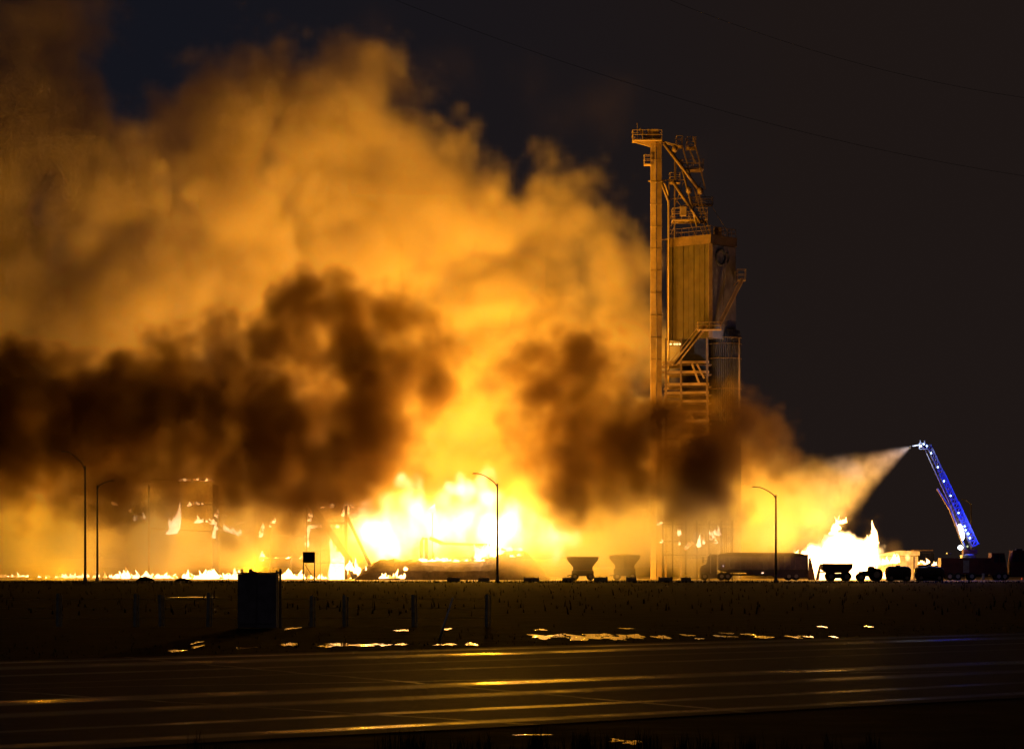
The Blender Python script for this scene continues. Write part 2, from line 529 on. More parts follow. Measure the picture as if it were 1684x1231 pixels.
# ---------------------------------------------------------------- grass
def blades(name, spots, m, hmin, hmax, wid, lean=.35, seed=1):
    r = random.Random(seed)
    vs, fs = [], []
    for (x, y, k) in spots:
        h = r.uniform(hmin, hmax) * k
        a = r.uniform(0, 2 * PI)
        l = r.uniform(0, lean) * h
        w = wid * r.uniform(.6, 1.3)
        c, s = math.cos(a), math.sin(a)
        tx, ty = r.uniform(-1, 1), r.uniform(-1, 1)
        i = len(vs)
        vs += [(x - c * w, y - s * w, 0), (x + c * w, y + s * w, 0), (x + tx * l * .35 + c * w * .7, y + ty * l * .35 + s * w * .7, h * .55),
               (x + tx * l * .35 - c * w * .7, y + ty * l * .35 - s * w * .7, h * .55), (x + tx * l, y + ty * l, h)]
        fs += [(i, i + 1, i + 2, i + 3), (i + 3, i + 2, i + 4)]
    return raw(name, vs, fs, m, kind='stuff')
grm = mat('dark_grass', (.005, .005, .004), .85, var=.5, scale=.6, spec=.04)
r = random.Random(9)
sp = []
for _ in range(2500):        # verge beyond the road and the ditch around the puddles
    s = r.uniform(-40, 90)
    u = E1 + .4 + abs(r.gauss(0, 7))
    q = rp(s, u)
    if abs(q.x / q.y) < .21 and q.y < 92: sp.append((q.x, q.y, .45 + .9 * (r.random() ** 3)))
blades('verge_grass', sp, grm, .04, .12, .012, seed=3)
sp = []
for _ in range(7000):
    y = r.uniform(297, 308.5) if r.random() < .8 else r.uniform(100, 297)
    x = r.uniform(-.2, .2) * y
    sp.append((x, y, .7 + .8 * r.random() ** 2))
blades('field_grass', sp, grm, .05, .34, .035, seed=4)
sp = []
for c in range(110):          # tufts at the near shoulder
    px = r.choice([r.uniform(640, 1180), r.uniform(640, 1180), r.uniform(300, 1684)])
    Y = r.uniform(24.5, 27.2)
    X = (px - 842) / F * Y
    t = r.uniform(.5, 1.25)
    for _ in range(r.randint(8, 26)): sp.append((X + r.gauss(0, .045), Y + r.gauss(0, .1), t))
blades('shoulder_grass', sp, grm, .09, .24, .0045, seed=5)
# ---------------------------------------------------------------- the grain elevator tower
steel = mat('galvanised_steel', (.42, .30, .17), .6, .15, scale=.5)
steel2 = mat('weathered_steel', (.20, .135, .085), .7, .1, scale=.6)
rust = mat('rusty_steel', (.13, .08, .05), .8, .1, scale=.9)
soot = mat('sooty_steel', (.05, .042, .036), .75, .2, scale=.7)
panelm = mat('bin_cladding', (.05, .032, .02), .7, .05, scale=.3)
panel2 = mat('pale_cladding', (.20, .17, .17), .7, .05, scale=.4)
concrete = mat('concrete', (.30, .28, .25), .85, scale=.6, bump=.3)
dark = mat('dark_logo_paint', (.05, .05, .055), .6)

TY = 378.0
T = thing('grain_elevator', 'tall steel grain elevator tower with twin leg casings, half hidden in smoke', 'grain elevator', ((1130 - 842) / F * TY, TY, 0))
L = Loc(1130, TY)
def pbar(bm, a, b, w, h=None, dy=0.0, dy2=None):
    """bar between two photograph pixels on the thing's own plane (dy metres behind it)"""
    return bar(bm, L(a[0], a[1], dy), L(b[0], b[1], dy if dy2 is None else dy2), w, h)
def platform(px0, px1, py, dy=0.0, depth=1.8, rail=1.05, wedge=0, m=steel):
    """deck with grating edge, posts and two rails on its sides"""
    a, b = L(px0, py, dy), L(px1, py, dy)
    bm = N()
    box(bm, a.x, b.x, a.y - depth / 2, a.y + depth / 2, a.z - .16, a.z)
    if wedge: prism(bm, [(a.x, a.z - .17), (b.x, a.z - .17), (b.x, a.z - wedge), (b.x - .9, a.z - wedge)], a.y - .25, a.y + .25)
    d = obj('platform', bm, m, T)
    rb = N()
    nn = max(2, int((b.x - a.x) / 1.1) + 1)
    for y in (a.y - depth / 2, a.y + depth / 2):
        for k in range(nn):
            x = a.x + .04 + (b.x - a.x - .08) * k / (nn - 1)
            bar(rb, (x, y, a.z), (x, y, a.z + rail), .06)
        for h in (.5, 1):
            bar(rb, (a.x, y, a.z + rail * h), (b.x, y, a.z + rail * h), .07)
    for x in (a.x, b.x):
        for h in (.5, 1): bar(rb, (x, a.y - depth / 2, a.z + rail * h), (x, a.y + depth / 2, a.z + rail * h), .07)
    obj('railing', rb, m, d)
    return d
# leg casings in flanged lengths
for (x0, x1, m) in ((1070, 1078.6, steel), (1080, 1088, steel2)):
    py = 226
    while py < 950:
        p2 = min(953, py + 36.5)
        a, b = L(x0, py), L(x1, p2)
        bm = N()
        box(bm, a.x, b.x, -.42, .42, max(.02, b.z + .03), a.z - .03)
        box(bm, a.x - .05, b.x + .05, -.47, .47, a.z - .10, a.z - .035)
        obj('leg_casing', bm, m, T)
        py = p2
platform(1040, 1088, 231, 0, 2.4, 1.25, wedge=1.1, m=steel)
hd = N()
pbar(hd, (1052, 212), (1063, 229), .35)
box(hd, L(1062, 0).x, L(1086, 0).x, -.5, .5, L(0, 230).z, L(0, 213).z, .7)
obj('head_housing', hd, steel, T)
lt = N()
lathe(lt, [(.05, 0), (.07, .15), (.03, .35)], L(1048, 206), 'z', 8)
bar(lt, L(1048, 204), L(1048, 230), .05)
obj('mast', lt, steel, T)
platform(1059, 1071, 270, 0, 1.4, 1.2, m=steel)
for a, b in (((1066, 298), (1112, 296)), ((1070, 396), (1101, 393)), ((1070, 612), (1100, 612))):
    bm = N(); pbar(bm, a, b, .16); obj('brace', bm, steel, T)
# lattice head frame standing on the bin roof
top = [(1113, 243), (1143, 243), (1156, 278), (1160, 361)]
lat = N()
for dy in (-1.5, 2.2):
    for a, b in (((1100, 300), (1100, 392)), ((1110, 250), (1109, 392)), ((1122, 240), (1166, 398)), ((1131, 240), (1144, 268)), ((1140, 226), (1151, 268)),
                 ((1150, 270), (1160, 312)), ((1144, 300), (1172, 398)), ((1111, 268), (1111, 300)), ((1120, 262), (1128, 300))):
        pbar(lat, a, b, .16, dy=dy)
    for a, b in (((1101, 327), (1152, 324)), ((1101, 296), (1130, 296)), ((1103, 345), (1148, 330)), ((1101, 362), (1124, 300)), ((1110, 327), (1140, 362)),
                 ((1136, 362), (1152, 300)), ((1103, 372), (1110, 362)), ((1103, 385), (1112, 366)), ((1134, 364), (1144, 388)), ((1148, 364), (1160, 396))):
        pbar(lat, a, b, .10, dy=dy)
for (x, y) in ((1100, 327), (1110, 296), (1128, 262), (1152, 324), (1143, 362), (1110, 362)):
    pbar(lat, (x, y), (x, y), .1, dy=-1.5, dy2=2.2)
obj('lattice_frame', lat, steel2, T)
platform(1112, 1122, 240, .3, 2.6, 1.2, m=steel2)
platform(1129, 1144, 243, .3, 2.6, 1.3, m=steel2)
platform(1122, 1156, 279, .3, 3.2, 1.2, m=steel2)
platform(1101, 1118, 300, -.3, 2.2, 1.2, m=steel)
platform(1105, 1162, 363, .2, 3.6, 1.5, m=steel)
platform(1136, 1172, 336, .8, 2.0, .9, m=steel2)
bm = N(); box(bm, L(1117, 0).x, L(1127, 0).x, -2.3, -1.6, L(0, 358).z, L(0, 343).z); obj('control_box', bm, steel, T)
bm = N(); pbar(bm, (1088, 233), (1113, 240), .3, .3); obj('catwalk', bm, steel, T)
for a, b, w in (((1092, 236), (1151, 314), .38), ((1106, 298), (1152, 366), .34), ((1118, 262), (1146, 372), .22), ((1088, 300), (1099, 330), .3)):
    bm = N(); tube(bm, [L(a[0], a[1], -1.7), L(b[0], b[1], -1.7)], w / 2 * 1.3, 8); obj('spout', bm, steel2, T, smooth=True)
for (x, y) in ((1152, 314), (1133, 313), (1110, 245)):
    bm = N(); lathe(bm, [(.1, -.5), (.38, -.3), (.42, 0), (.38, .3), (.1, .5)], L(x, y, -1.8), 'z', 10); obj('distributor', bm, steel2, T, smooth=True)
bm = N(); tube(bm, [L(1088, 298, -.6), L(1094, 303, -.6), L(1098.5, 318, -.6), L(1099.5, 345, -.6), L(1099.5, 640, -.6)], .12, 8); obj('downpipe', bm, steel, T, smooth=True)
# the square bin, one corner towards us
def face(name, a, b, z0, z1, m, n, dy=0.0):
    """wall made of n vertical cladding panels between plan points a and b"""
    a, b = Vector(a), Vector(b)
    d = (b - a)
    nor = Vector((d.y, -d.x)).normalized()
    for k in range(n):
        p, q = a + d * (k / n + .004), a + d * ((k + 1) / n - .004)
        bm = N()
        o = nor * (.05 if k % 2 else .09)
        i = nor * -.15
        v = [bm.verts.new((w.x, w.y, z)) for z in (z0, z1) for w in (p + i, q + i, q + o, p + o)]
        for f in ((3, 2, 1, 0), (4, 5, 6, 7), (0, 1, 5, 4), (1, 2, 6, 5), (2, 3, 7, 6), (3, 0, 4, 7)): bm.faces.new([v[j] for j in f])
        obj(name, bm, m, T)
cA, cB, cC = L(1098, 0, .5), L(1168.5, 0, -4.2), L(1210, 0, .2)
zt, zb = L(0, 402, -3).z, L(0, 556, -3).z
A2, B2, C2 = Vector((cA.x, cA.y)), Vector((cB.x, cB.y)), Vector((cC.x, cC.y))
D2 = A2 + C2 - B2
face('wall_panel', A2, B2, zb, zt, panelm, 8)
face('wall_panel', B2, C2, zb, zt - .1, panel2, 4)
bm = N()
v = [bm.verts.new((p.x, p.y, z)) for z in (zb, zt + .2) for p in [w + (Vector(((A2 + C2) / 2)) - w).normalized() * .2 for w in (A2, B2, C2, D2)]]
for f in ((3, 2, 1, 0), (4, 5, 6, 7), (0, 1, 5, 4), (1, 2, 6, 5), (2, 3, 7, 6), (3, 0, 4, 7)): bm.faces.new([v[j] for j in f])
obj('bin_core', bm, panelm, T)
bm = N(); bar(bm, (B2.x, B2.y, zb), (B2.x, B2.y, zt), .5); obj('corner_column', bm, steel2, T)
bm = N(); bar(bm, (A2.x, A2.y, zb), (A2.x, A2.y, zt), .3); obj('corner_column', bm, steel2, T)
cen = (A2 + C2) / 2
bm = N()
v = [bm.verts.new((p.x, p.y, z)) for z in (zt + .02, zt + 1.25) for p in [cen + (w - cen) * 1.035 for w in (A2, B2, C2, D2)]]
for f in ((3, 2, 1, 0), (4, 5, 6, 7), (0, 1, 5, 4), (1, 2, 6, 5), (2, 3, 7, 6), (3, 0, 4, 7)): bm.faces.new([v[j] for j in f])
obj('parapet', bm, rust, T)
rb = N()
qs = [cen + (w - cen) * 1.0 for w in (A2, B2, C2, D2)]
for i in range(4):
    a, b = qs[i], qs[(i + 1) % 4]
    for h in (.6, 1.15): bar(rb, (a.x, a.y, zt + 1.25 + h), (b.x, b.y, zt + 1.25 + h), .06)
    for k in range(6):
        w = a.lerp(b, k / 6)
        bar(rb, (w.x, w.y, zt + 1.25), (w.x, w.y, zt + 2.4), .06)
obj('railing', rb, rust, T)
bm = N(); box(bm, L(1174, 0).x, L(1186, 0).x, -1, 1, zt + 1.26, zt + 2.6); obj('roof_hatch', bm, rust, T)
bm = N(); pbar(bm, (1152, 310), (1196, 380), .05, dy=-1); obj('stay_cable', bm, steel2, T)
# round emblem on the right face: an oval ring with a stroke beside it
dr = (C2 - B2).normalized()
nr = Vector((dr.y, -dr.x))
W = (C2 - B2).length
def on_face(u, z, o=.1):
    p = B2 + dr * u + nr * o
    return Vector((p.x, p.y, z))
zc = L(0, 424, -2).z
bm = N()
ring = [on_face(W * .36 + 1.05 * math.cos(t), zc + 1.0 * math.sin(t), .14) for t in [2 * PI * k / 24 for k in range(25)]]
tube(bm, ring, .17, 6, cap=False)
obj('emblem_ring', bm, dark, T)
bm = N()
tube(bm, [on_face(W * .36 + .95 + .9 * math.cos(t), zc + .05 + .85 * math.sin(t), .14) for t in [-.9 + 1.9 * k / 8 for k in range(9)]], .14, 6)
obj('emblem_stroke', bm, dark, T)
# small lit balcony on the right and its stair
d = platform(1212, 1226, 460, -1.5, 1.6, 1.35, m=steel)
for a, b in (((1222, 462), (1185, 536)), ((1218, 458), (1181, 532))):
    bm = N(); pbar(bm, a, b, .14, dy=-3.2, dy2=-4.2); obj('stair_stringer', bm, steel, T)
st = N()
for k in range(24):
    t = k / 24
    pbar(st, (1219 - 37 * t, 460 + 74 * t), (1222.5 - 37 * t, 460 + 74 * t), .10, .5, dy=-3.2 - t)
obj('stair_tread', st, steel2, T, kind='stuff')
bm = N(); pbar(bm, (1208, 448), (1214, 446), .12, dy=-2); obj('brace', bm, steel, T)
bm = N(); pbar(bm, (1206, 470), (1214, 461), .12, dy=-2); obj('brace', bm, steel, T)
# lower stair running down to the left
for o in (0, 7, 14):
    bm = N(); pbar(bm, (1163 - o, 536), (1112 - o, 600), .22 if o < 14 else .08, dy=-4.6); obj('stair_stringer', bm, steel, T)
st = N()
for k in range(22):
    t = k / 22
    pbar(st, (1162 - 51 * t, 538 + 62 * t), (1156 - 51 * t, 538 + 62 * t), .08, .6, dy=-4.6)
obj('stair_tread', st, steel2, T, kind='stuff')
platform(1147, 1186, 541, -4.6, 1.2, .9, m=steel)
# open frame below the bin with floors
for (y, x0) in ((596, 1090), (612, 1094), (632, 1094), (646, 1094), (660, 1094), (677, 1094), (692, 1094), (716, 1094), (745, 1094), (780, 1094), (820, 1094), (862, 1090)):
    bm = N()
    pbar(bm, (x0, y), (1166, y - 1), .22, .35, dy=-3.8)
    pbar(bm, (x0, y), (x0, y), .2, dy=-3.8, dy2=3)
    obj('floor_beam', bm, steel, T)
    bm = N()
    a, b = L(x0 + 1, y, -3.6), L(1165, y, 3)
    box(bm, a.x, b.x, -3.5, 3, a.z - .30, a.z - .2)
    obj('floor_deck', bm, rust, T)
for x, dy in ((1095, -3.8), (1120, -3.8), (1163, -3.8), (1095, 3), (1163, 3), (1140, 3)):
    bm = N(); pbar(bm, (x, 556), (x, 953), .28, dy=dy); obj('column', bm, steel2, T)
bm = N(); box(bm, L(1120, 0).x, L(1160, 0).x, -1.5, 3, .03, zb, .98); obj('service_core', bm, soot, T)
for a, b in (((1100, 690), (1120, 662)), ((1121, 692), (1132, 678)), ((1132, 678), (1143, 692)), ((1138, 598), (1150, 630)), ((1146, 598), (1158, 622))):
    bm = N(); pbar(bm, a, b, .25, dy=-4.1); obj('brace', bm, steel, T)
# round corrugated silo
cs = N()
cc = L(1191, 0, 1.0)
R0 = 26 / F * TY
prof_r = []
nseg = 96
z0, z1 = .03, L(0, 552, -1).z
rings = []
for z in (z0, z1, z1 + .8):
    ring = []
    for k in range(nseg):
        a = 2 * PI * k / nseg
        rr = (R0 if z < z1 + .1 else R0 * .9) + (.06 if k % 2 else -.06)
        ring.append(cs.verts.new((cc.x + rr * math.cos(a), cc.y - 1.0 + rr * math.sin(a), z)))
    rings.append(ring)
for A, B in zip(rings, rings[1:]):
    for k in range(nseg): cs.faces.new((A[k], A[(k + 1) % nseg], B[(k + 1) % nseg], B[k]))
cs.faces.new(rings[-1])
obj('silo_shell', cs, mat('silo_sheet', (.085, .08, .085), .45, .3, var=.45, scale=.35), T)
for py in (556, 566, 590, 640, 690, 740, 800, 860):
    bm = N(); z = L(0, py).z
    tube(bm, [(cc.x + (R0 + .1) * math.cos(t), cc.y - 1 + (R0 + .1) * math.sin(t), z) for t in [2 * PI * k / 40 for k in range(41)]], .06, 5, cap=False)
    obj('hoop', bm, steel2, T)
bm = N(); pbar(bm, (1215.5, 556), (1215.5, 720), .12, dy=-3.4); obj('ladder', bm, steel, T)
# row of small lit lamps beside the stair
lm = glow('lamp_yellow', (1, .70, .25), 3)
for i, x in enumerate((1103, 1109.5, 1113.5, 1118)):
    bm = N(); box(bm, -.11, .11, -.1, .1, -.10, .08)
    o = obj('lamp', bm, lm, T)
    o.location = L(x, 565.5, -4.8)
bm = N(); pbar(bm, (1100, 568), (1121, 568), .06, dy=-4.7); obj('lamp_rail', bm, steel2, T)

# ---------------------------------------------------------------- burning ruins on the left and in the middle
def ruin(name, label, cat, px0, Y):
    global L, T
    L = Loc(px0, Y)
    T = thing(name, label, cat, L.o)
    return T
ruin('burning_frame', 'skeletal steel loading frame silhouetted against the blaze with a fallen conveyor across it', 'frame', 537, 362)
for (x, y0) in ((504, 834), (569, 832)):
    bm = N(); pbar(bm, (x, y0), (x, 952.4), .38 if x > 550 else .16); obj('post', bm, soot, T)
bm = N(); pbar(bm, (505, 861), (569, 859.5), .28); obj('beam', bm, soot, T)
for y in (885, 905, 925):
    bm = N(); pbar(bm, (505, y), (569, y), .07); obj('rail', bm, soot, T)
for x in (527, 541):
    bm = N(); pbar(bm, (x, 884), (x, 952), .07); obj('upright', bm, soot, T)
bm = N(); pbar(bm, (520, 832), (606, 832), .07); obj('top_rail', bm, soot, T)
ruin('fallen_conveyor', 'collapsed enclosed conveyor slanting down to the right through the loading frame', 'conveyor', 540, 361)
bm = N(); pbar(bm, (503, 816), (576, 922), .75, .8); obj('conveyor_box', bm, soot, T)
bm = N(); pbar(bm, (573, 915), (584, 951), .85, .9); obj('lower_leg', bm, soot, T)
ruin('fallen_conveyor', 'thin pale conveyor leaning right of the loading frame inside the white glare', 'conveyor', 590, 363)
bm = N(); pbar(bm, (571, 850), (612, 936), .3, .4); obj('conveyor_box', bm, rust, T)
ruin('burnt_building', 'burnt steel shed skeleton with flames along its roof beam, behind dark smoke at left', 'building', 330, 368)
for x in (245, 355, 420, 444, 478): 
    bm = N(); pbar(bm, (x, 797 if x < 360 else 840), (x, 952), .2 if x != 355 else .8); obj('column', bm, soot, T)
for a, b in (((250, 788), (360, 789)), ((245, 828), (420, 830)), ((245, 868), (500, 882)), ((325, 850), (400, 884)), ((430, 916), (500, 917))):
    bm = N(); pbar(bm, a, b, .13); obj('roof_beam', bm, soot, T)
ruin('burnt_conveyor', 'low burnt conveyor and upright chute standing on the rubble heap in the glare', 'conveyor', 745, 364)
bm = N(); tube(bm, [L(693, 921), L(693, 890), L(696, 884), L(701, 884), L(701, 921)], .22, 8); obj('chute', bm, soot, T)
bm = N(); pbar(bm, (706, 884), (728, 893), .45, .5); pbar(bm, (728, 893), (806, 896), .3, .35); obj('conveyor_box', bm, soot, T)
for x in (713, 804, 888):
    bm = N(); pbar(bm, (x, 908), (x, 934), .12); obj('post', bm, soot, T)
ruin('utility_mast', 'slender mast with a flame at its top, right of the blaze centre', 'mast', 711, 366)
bm = N(); pbar(bm, (711, 836), (711, 930), .1); obj('pole', bm, soot, T)
def heap(name, label, prof, Y, depth, seed, m, group=None):
    """rounded heap: outline given in photograph pixels (x, top), swept back over its depth"""
    r = random.Random(seed)
    x0 = sum(p[0] for p in prof) / len(prof)
    l = Loc(x0, Y)
    pts = [l(x, y) for x, y in prof]
    dense = []
    for a, b in zip(pts, pts[1:]):
        for k in range(6): dense.append(a.lerp(b, k / 6))
    dense.append(pts[-1])
    nr_ = 10
    vs, fs = [], []
    for j in range(nr_ + 1):
        t = j / nr_ * PI
        for p in dense:
            hgt = max(0, p.z) * math.sin(t) ** .7 * (1 + r.uniform(-.07, .07))
            vs.append((p.x + r.uniform(-.1, .1), -math.cos(t) * depth / 2, hgt))
    w = len(dense)
    for j in range(nr_):
        for k in range(w - 1): fs.append((j * w + k, j * w + k + 1, (j + 1) * w + k + 1, (j + 1) * w + k))
    o = raw(name, vs, fs, m)
    o.location = l.o
    return tag(o, label, 'heap', group)
rub = mat('rubble', (.10, .08, .06), .9, var=.5, scale=.8, bump=.8, bscale=2)
heap('rubble_heap', 'long low heap of debris in front of the white blaze', [(585, 950), (600, 932), (625, 921), (660, 919), (700, 920), (740, 922), (790, 921), (815, 915), (840, 905), (862, 908), (885, 925), (905, 951)], 362, 5, 3, rub)
heap('dirt_mound', 'small dark mound on the field edge left of the signboard', [(226, 953), (231, 949), (240, 947.5), (248, 950), (252, 953)], 330, 2, 4, gm)
heap('dirt_mound', 'flat dark mound on the field edge between two flame patches', [(288, 953), (296, 950), (304, 950.5), (312, 953)], 330, 2, 5, gm)
# frames silhouetted under the tower
ruin('pipe_rack', 'row of scorched pipe columns under the tower with small flames between them', 'rack', 1135, 359)
for x in (1090, 1106, 1128, 1146, 1166, 1186, 1204):
    bm = N(); pbar(bm, (x, 856), (x, 953), .18); obj('column', bm, soot, T)
for y in (862, 890, 912):
    bm = N(); pbar(bm, (1088, y), (1206, y), .10); obj('rail', bm, soot, T)

# ---------------------------------------------------------------- flames as tongues of fire
def tongues(name, rows, m, seed):
    r = random.Random(seed)
    vs, fs = [], []
    for (px, py, hpx, wpx, Y) in rows:
        b = at(px, py, Y)
        h, w = hpx / F * Y, wpx / F * Y
        ph = r.uniform(0, 6.3)
        ln = r.uniform(-.25, .25) * h
        nr_, ns = 6, 6
        i0 = len(vs)
        for j in range(nr_):
            t = j / (nr_ - 1)
            rad = w / 2 * (1 - t) ** .8 * (1.1 + .5 * math.sin(PI * min(1, t * 1.6))) + .01
            ox = ln * t * t + w * .22 * math.sin(ph + t * 5)
            for k in range(ns):
                a = 2 * PI * k / ns + ph
                vs.append((b.x + ox + rad * math.cos(a), b.y + rad * .8 * math.sin(a), b.z + h * t))
        for j in range(nr_ - 1):
            for k in range(ns): fs.append((i0 + j * ns + k, i0 + j * ns + (k + 1) % ns, i0 + (j + 1) * ns + (k + 1) % ns, i0 + (j + 1) * ns + k))
    return raw(name, vs, fs, m, kind='stuff', smooth=True)
hot = glow('flame_hot', (1, .52, .17), 8, .35)
mid = glow('flame_orange', (1, .36, .06), 2.2, .4)
r = random.Random(21)
rows, rows2 = [], []
def line(x0, x1, y0, y1, n, h0, h1, w, Y, cool=.25):
    if y0 >= 948 and x1 < 520: h0, h1 = h0 * .75, h1 * .7
    for _ in range(n):
        t = r.random()
        q = (x0 + (x1 - x0) * t, y0 + (y1 - y0) * t + r.uniform(-1, 1), r.uniform(h0, h1) * (1 + (r.random() ** 6) * 1.5), w * r.uniform(.6, 1.5), Y + r.uniform(-1, 1))
        (rows2 if r.random() < cool else rows).append(q)
line(0, 45, 948, 948, 26, 2, 6, 3.5, 364, .6)
line(60, 110, 949, 949, 12, 2, 4, 3, 364, .6)
line(100, 190, 949, 949, 48, 3, 8, 4, 364, .3)
line(185, 215, 950, 950, 26, 6, 14, 5, 364, .1)
line(210, 290, 950, 950, 54, 3, 9, 5, 364, .25)
line(300, 395, 951, 951, 66, 5, 13, 6, 364, .1)
line(338, 356, 951, 951, 12, 10, 20, 7, 364, 0)
line(464, 505, 951, 951, 30, 6, 12, 7, 364, .05)
line(545, 568, 952, 951, 30, 22, 52, 8, 365, 0)
line(580, 625, 951, 951, 26, 4, 14, 6, 361, .1)
line(628, 668, 950, 950, 18, 2, 10, 5, 357, .3)
line(506, 545, 951, 951, 12, 2, 6, 4, 361, .4)
line(574, 590, 936, 945, 9, 8, 22, 7, 361, 0)
line(665, 672, 938, 934, 3, 4, 7, 5, 357, 0)
line(262, 350, 790, 790, 22, 1.5, 4, 5, 365, .6)
line(280, 294, 880, 868, 12, 16, 34, 8, 365, 0)
line(289, 292, 876, 870, 5, 26, 38, 3, 365, 0)
line(322, 334, 860, 858, 7, 3, 9, 5, 365, .1)
line(340, 354, 858, 862, 9, 4, 9, 5, 365, .1)
line(368, 396, 870, 882, 18, 3, 9, 5, 365, .1)
line(352, 355, 886, 868, 6, 5, 12, 4, 365, .2)
line(356, 360, 850, 842, 4, 5, 9, 4, 365, .2)
line(306, 345, 831, 829, 6, 2, 5, 4, 365, .5)
line(185, 240, 828, 856, 12, 2, 6, 4, 365, .9)
line(222, 236, 855, 849, 6, 3, 6, 4, 365, .6)
line(428, 434, 884, 866, 8, 6, 12, 4, 365, .2)
line(430, 432, 921, 914, 4, 7, 14, 4, 365, .1)
line(438, 500, 918, 917, 8, 1.5, 4, 5, 365, .4)
line(390, 404, 862, 858, 6, 2, 5, 4, 365, .8)
line(444, 454, 866, 852, 8, 3, 6, 4, 365, .6)
line(504, 512, 900, 840, 22, 4, 9, 4, 364, .1)
line(504, 560, 868, 868, 22, 4, 10, 5, 364, .1)
line(565, 572, 850, 838, 8, 7, 14, 6, 364, 0)
line(520, 605, 834, 834, 12, 2, 4, 5, 364, .3)
line(708, 714, 842, 838, 5, 8, 12, 6, 364, 0)
line(785, 806, 918, 908, 16, 6, 12, 8, 360, 0)
line(780, 870, 905, 905, 22, 3, 8, 6, 360, .1)
line(690, 800, 922, 922, 30, 2, 6, 7, 360, .1)
line(840, 858, 915, 912, 6, 2, 6, 4, 360, .3)
line(1082, 1100, 862, 858, 5, 2, 4, 4, 358, .3)
line(1116, 1118, 882, 878, 4, 6, 11, 3, 358, .1)
line(1117, 1118, 896, 894, 3, 3, 5, 3, 358, .2)
line(1088, 1090, 892, 890, 3, 3, 5, 3, 358, .3)
line(1126, 1140, 904, 894, 12, 3, 8, 3, 358, .8)
line(1146, 1160, 900, 892, 18, 6, 14, 3, 358, .35)
line(1168, 1184, 886, 878, 18, 4, 12, 4, 358, .55)
line(1170, 1178, 896, 892, 6, 3, 6, 4, 358, .3)
line(1376, 1392, 862, 858, 8, 4, 7, 6, 361, 0)
line(1368, 1378, 880, 872, 10, 9, 16, 6, 361, 0)
line(1430, 1437, 952, 884, 110, 11, 16, 8, 361, 0)
line(1305, 1330, 925, 915, 16, 6, 16, 8, 362, 0)
line(1340, 1440, 953, 951, 60, 14, 34, 10, 362, 0)
line(1440, 1458, 952, 950, 10, 4, 10, 5, 358, 0)
line(1452, 1478, 928, 925, 10, 4, 16, 6, 366, 0)
line(1512, 1526, 928, 926, 8, 4, 9, 5, 366, .3)
line(1536, 1541, 929, 928, 4, 4, 6, 4, 366, .1)
tongues('flames', rows, hot, 1)
tongues('flames', rows2, mid, 2)

r = random.Random(77)
vs, fs = [], []
for _ in range(170):
    px, py = r.gauss(760, 130), 900 - abs(r.gauss(0, 130))
    p = at(px, py, 340 + r.uniform(0, 24))
    k = r.uniform(.02, .05)
    i = len(vs)
    vs += [p + Vector((r.uniform(-k, k), r.uniform(-k, k), r.uniform(-k, k) * 1.6)) for _ in range(4)]
    fs += [(i, i + 1, i + 2), (i, i + 2, i + 3), (i, i + 3, i + 1), (i + 1, i + 3, i + 2)]
raw('embers', vs, fs, mid, kind='stuff')
# ---------------------------------------------------------------- street lamps
polem = mat('lamp_pole_steel', (.16, .15, .14), .5, .6)
def lamp(px, base, joint, side, reach, rise, Y, label, h=None):
    """tall pole with one curved arm; sizes in photograph pixels"""
    l = Loc(px, Y)
    t = thing('street_lamp', label, 'street lamp', l.o, group='street lamps along the far road')
    k = Y / F
    zt = l(px, joint).z
    bm = N(); tube(bm, [(0, 0, .02), (0, 0, zt * .5), (0, 0, zt)], .15, 10, .085); obj('pole', bm, polem, t, smooth=True)
    bm = N(); lathe(bm, [(.26, 0), (.26, .12), (.17, .5), (.16, .9)], n=12); obj('base', bm, concrete, t)
    r_, u_ = reach * k * side, rise * k
    pts = [(0, 0, zt - .25)] + [(r_ * s, 0, zt + u_ * math.sin(min(1, s * 1.15) * PI / 2) * 1.0) for s in (.12, .3, .5, .7, .82)]
    bm = N(); tube(bm, pts, .06, 8, .045); obj('arm', bm, polem, t, smooth=True)
    e = Vector(pts[-1])
    bm = N(); box(bm, min(e.x, r_), max(e.x, r_), -.13, .13, e.z - .07, e.z + .06, .9, .6); obj('lamp_head', bm, polem, t)
    bm = N(); lathe(bm, [(.10, 0), (.10, .12), (.03, .2)], (0, 0, zt), n=8); obj('pole_cap', bm, polem, t)
    return t
lamp(140, 957, 768, -1, 40, 26, 300, 'tallest dark street lamp at far left, arm curving left')
lamp(160, 951, 800, 1, 28, 10, 338, 'thinner street lamp right behind the tallest one, arm curving right')
lamp(818, 957, 797, -1, 41, 19, 307, 'unlit street lamp standing in front of the white blaze')
lamp(1276, 957, 816, -1, 39, 16, 307, 'unlit street lamp in front of the parked truck trailer')
lamp(1597, 955, 829, -1, 16, 8, 400, 'faint distant street lamp behind the lower end of the ladder')

# ---------------------------------------------------------------- signboard, cabinet, fence, marker, overhead wires
l = Loc(508, 303)
t = thing('signboard', 'blank dark signboard on two legs at the field edge before the burning frame', 'signboard', l.o)
bm = N(); box(bm, l(498, 0).x, l(518, 0).x, -.04, .04, l(0, 925).z, l(0, 907).z); obj('board', bm, soot, t)
for x in (498.8, 517.2):
    bm = N(); bar(bm, (l(x, 0).x, .08, 0), (l(x, 0).x, .08, l(0, 908).z), .11); obj('leg', bm, soot, t)
bm = N(); bar(bm, l(501, 927, .1), l(517, 952, .1), .06); obj('brace', bm, soot, t)

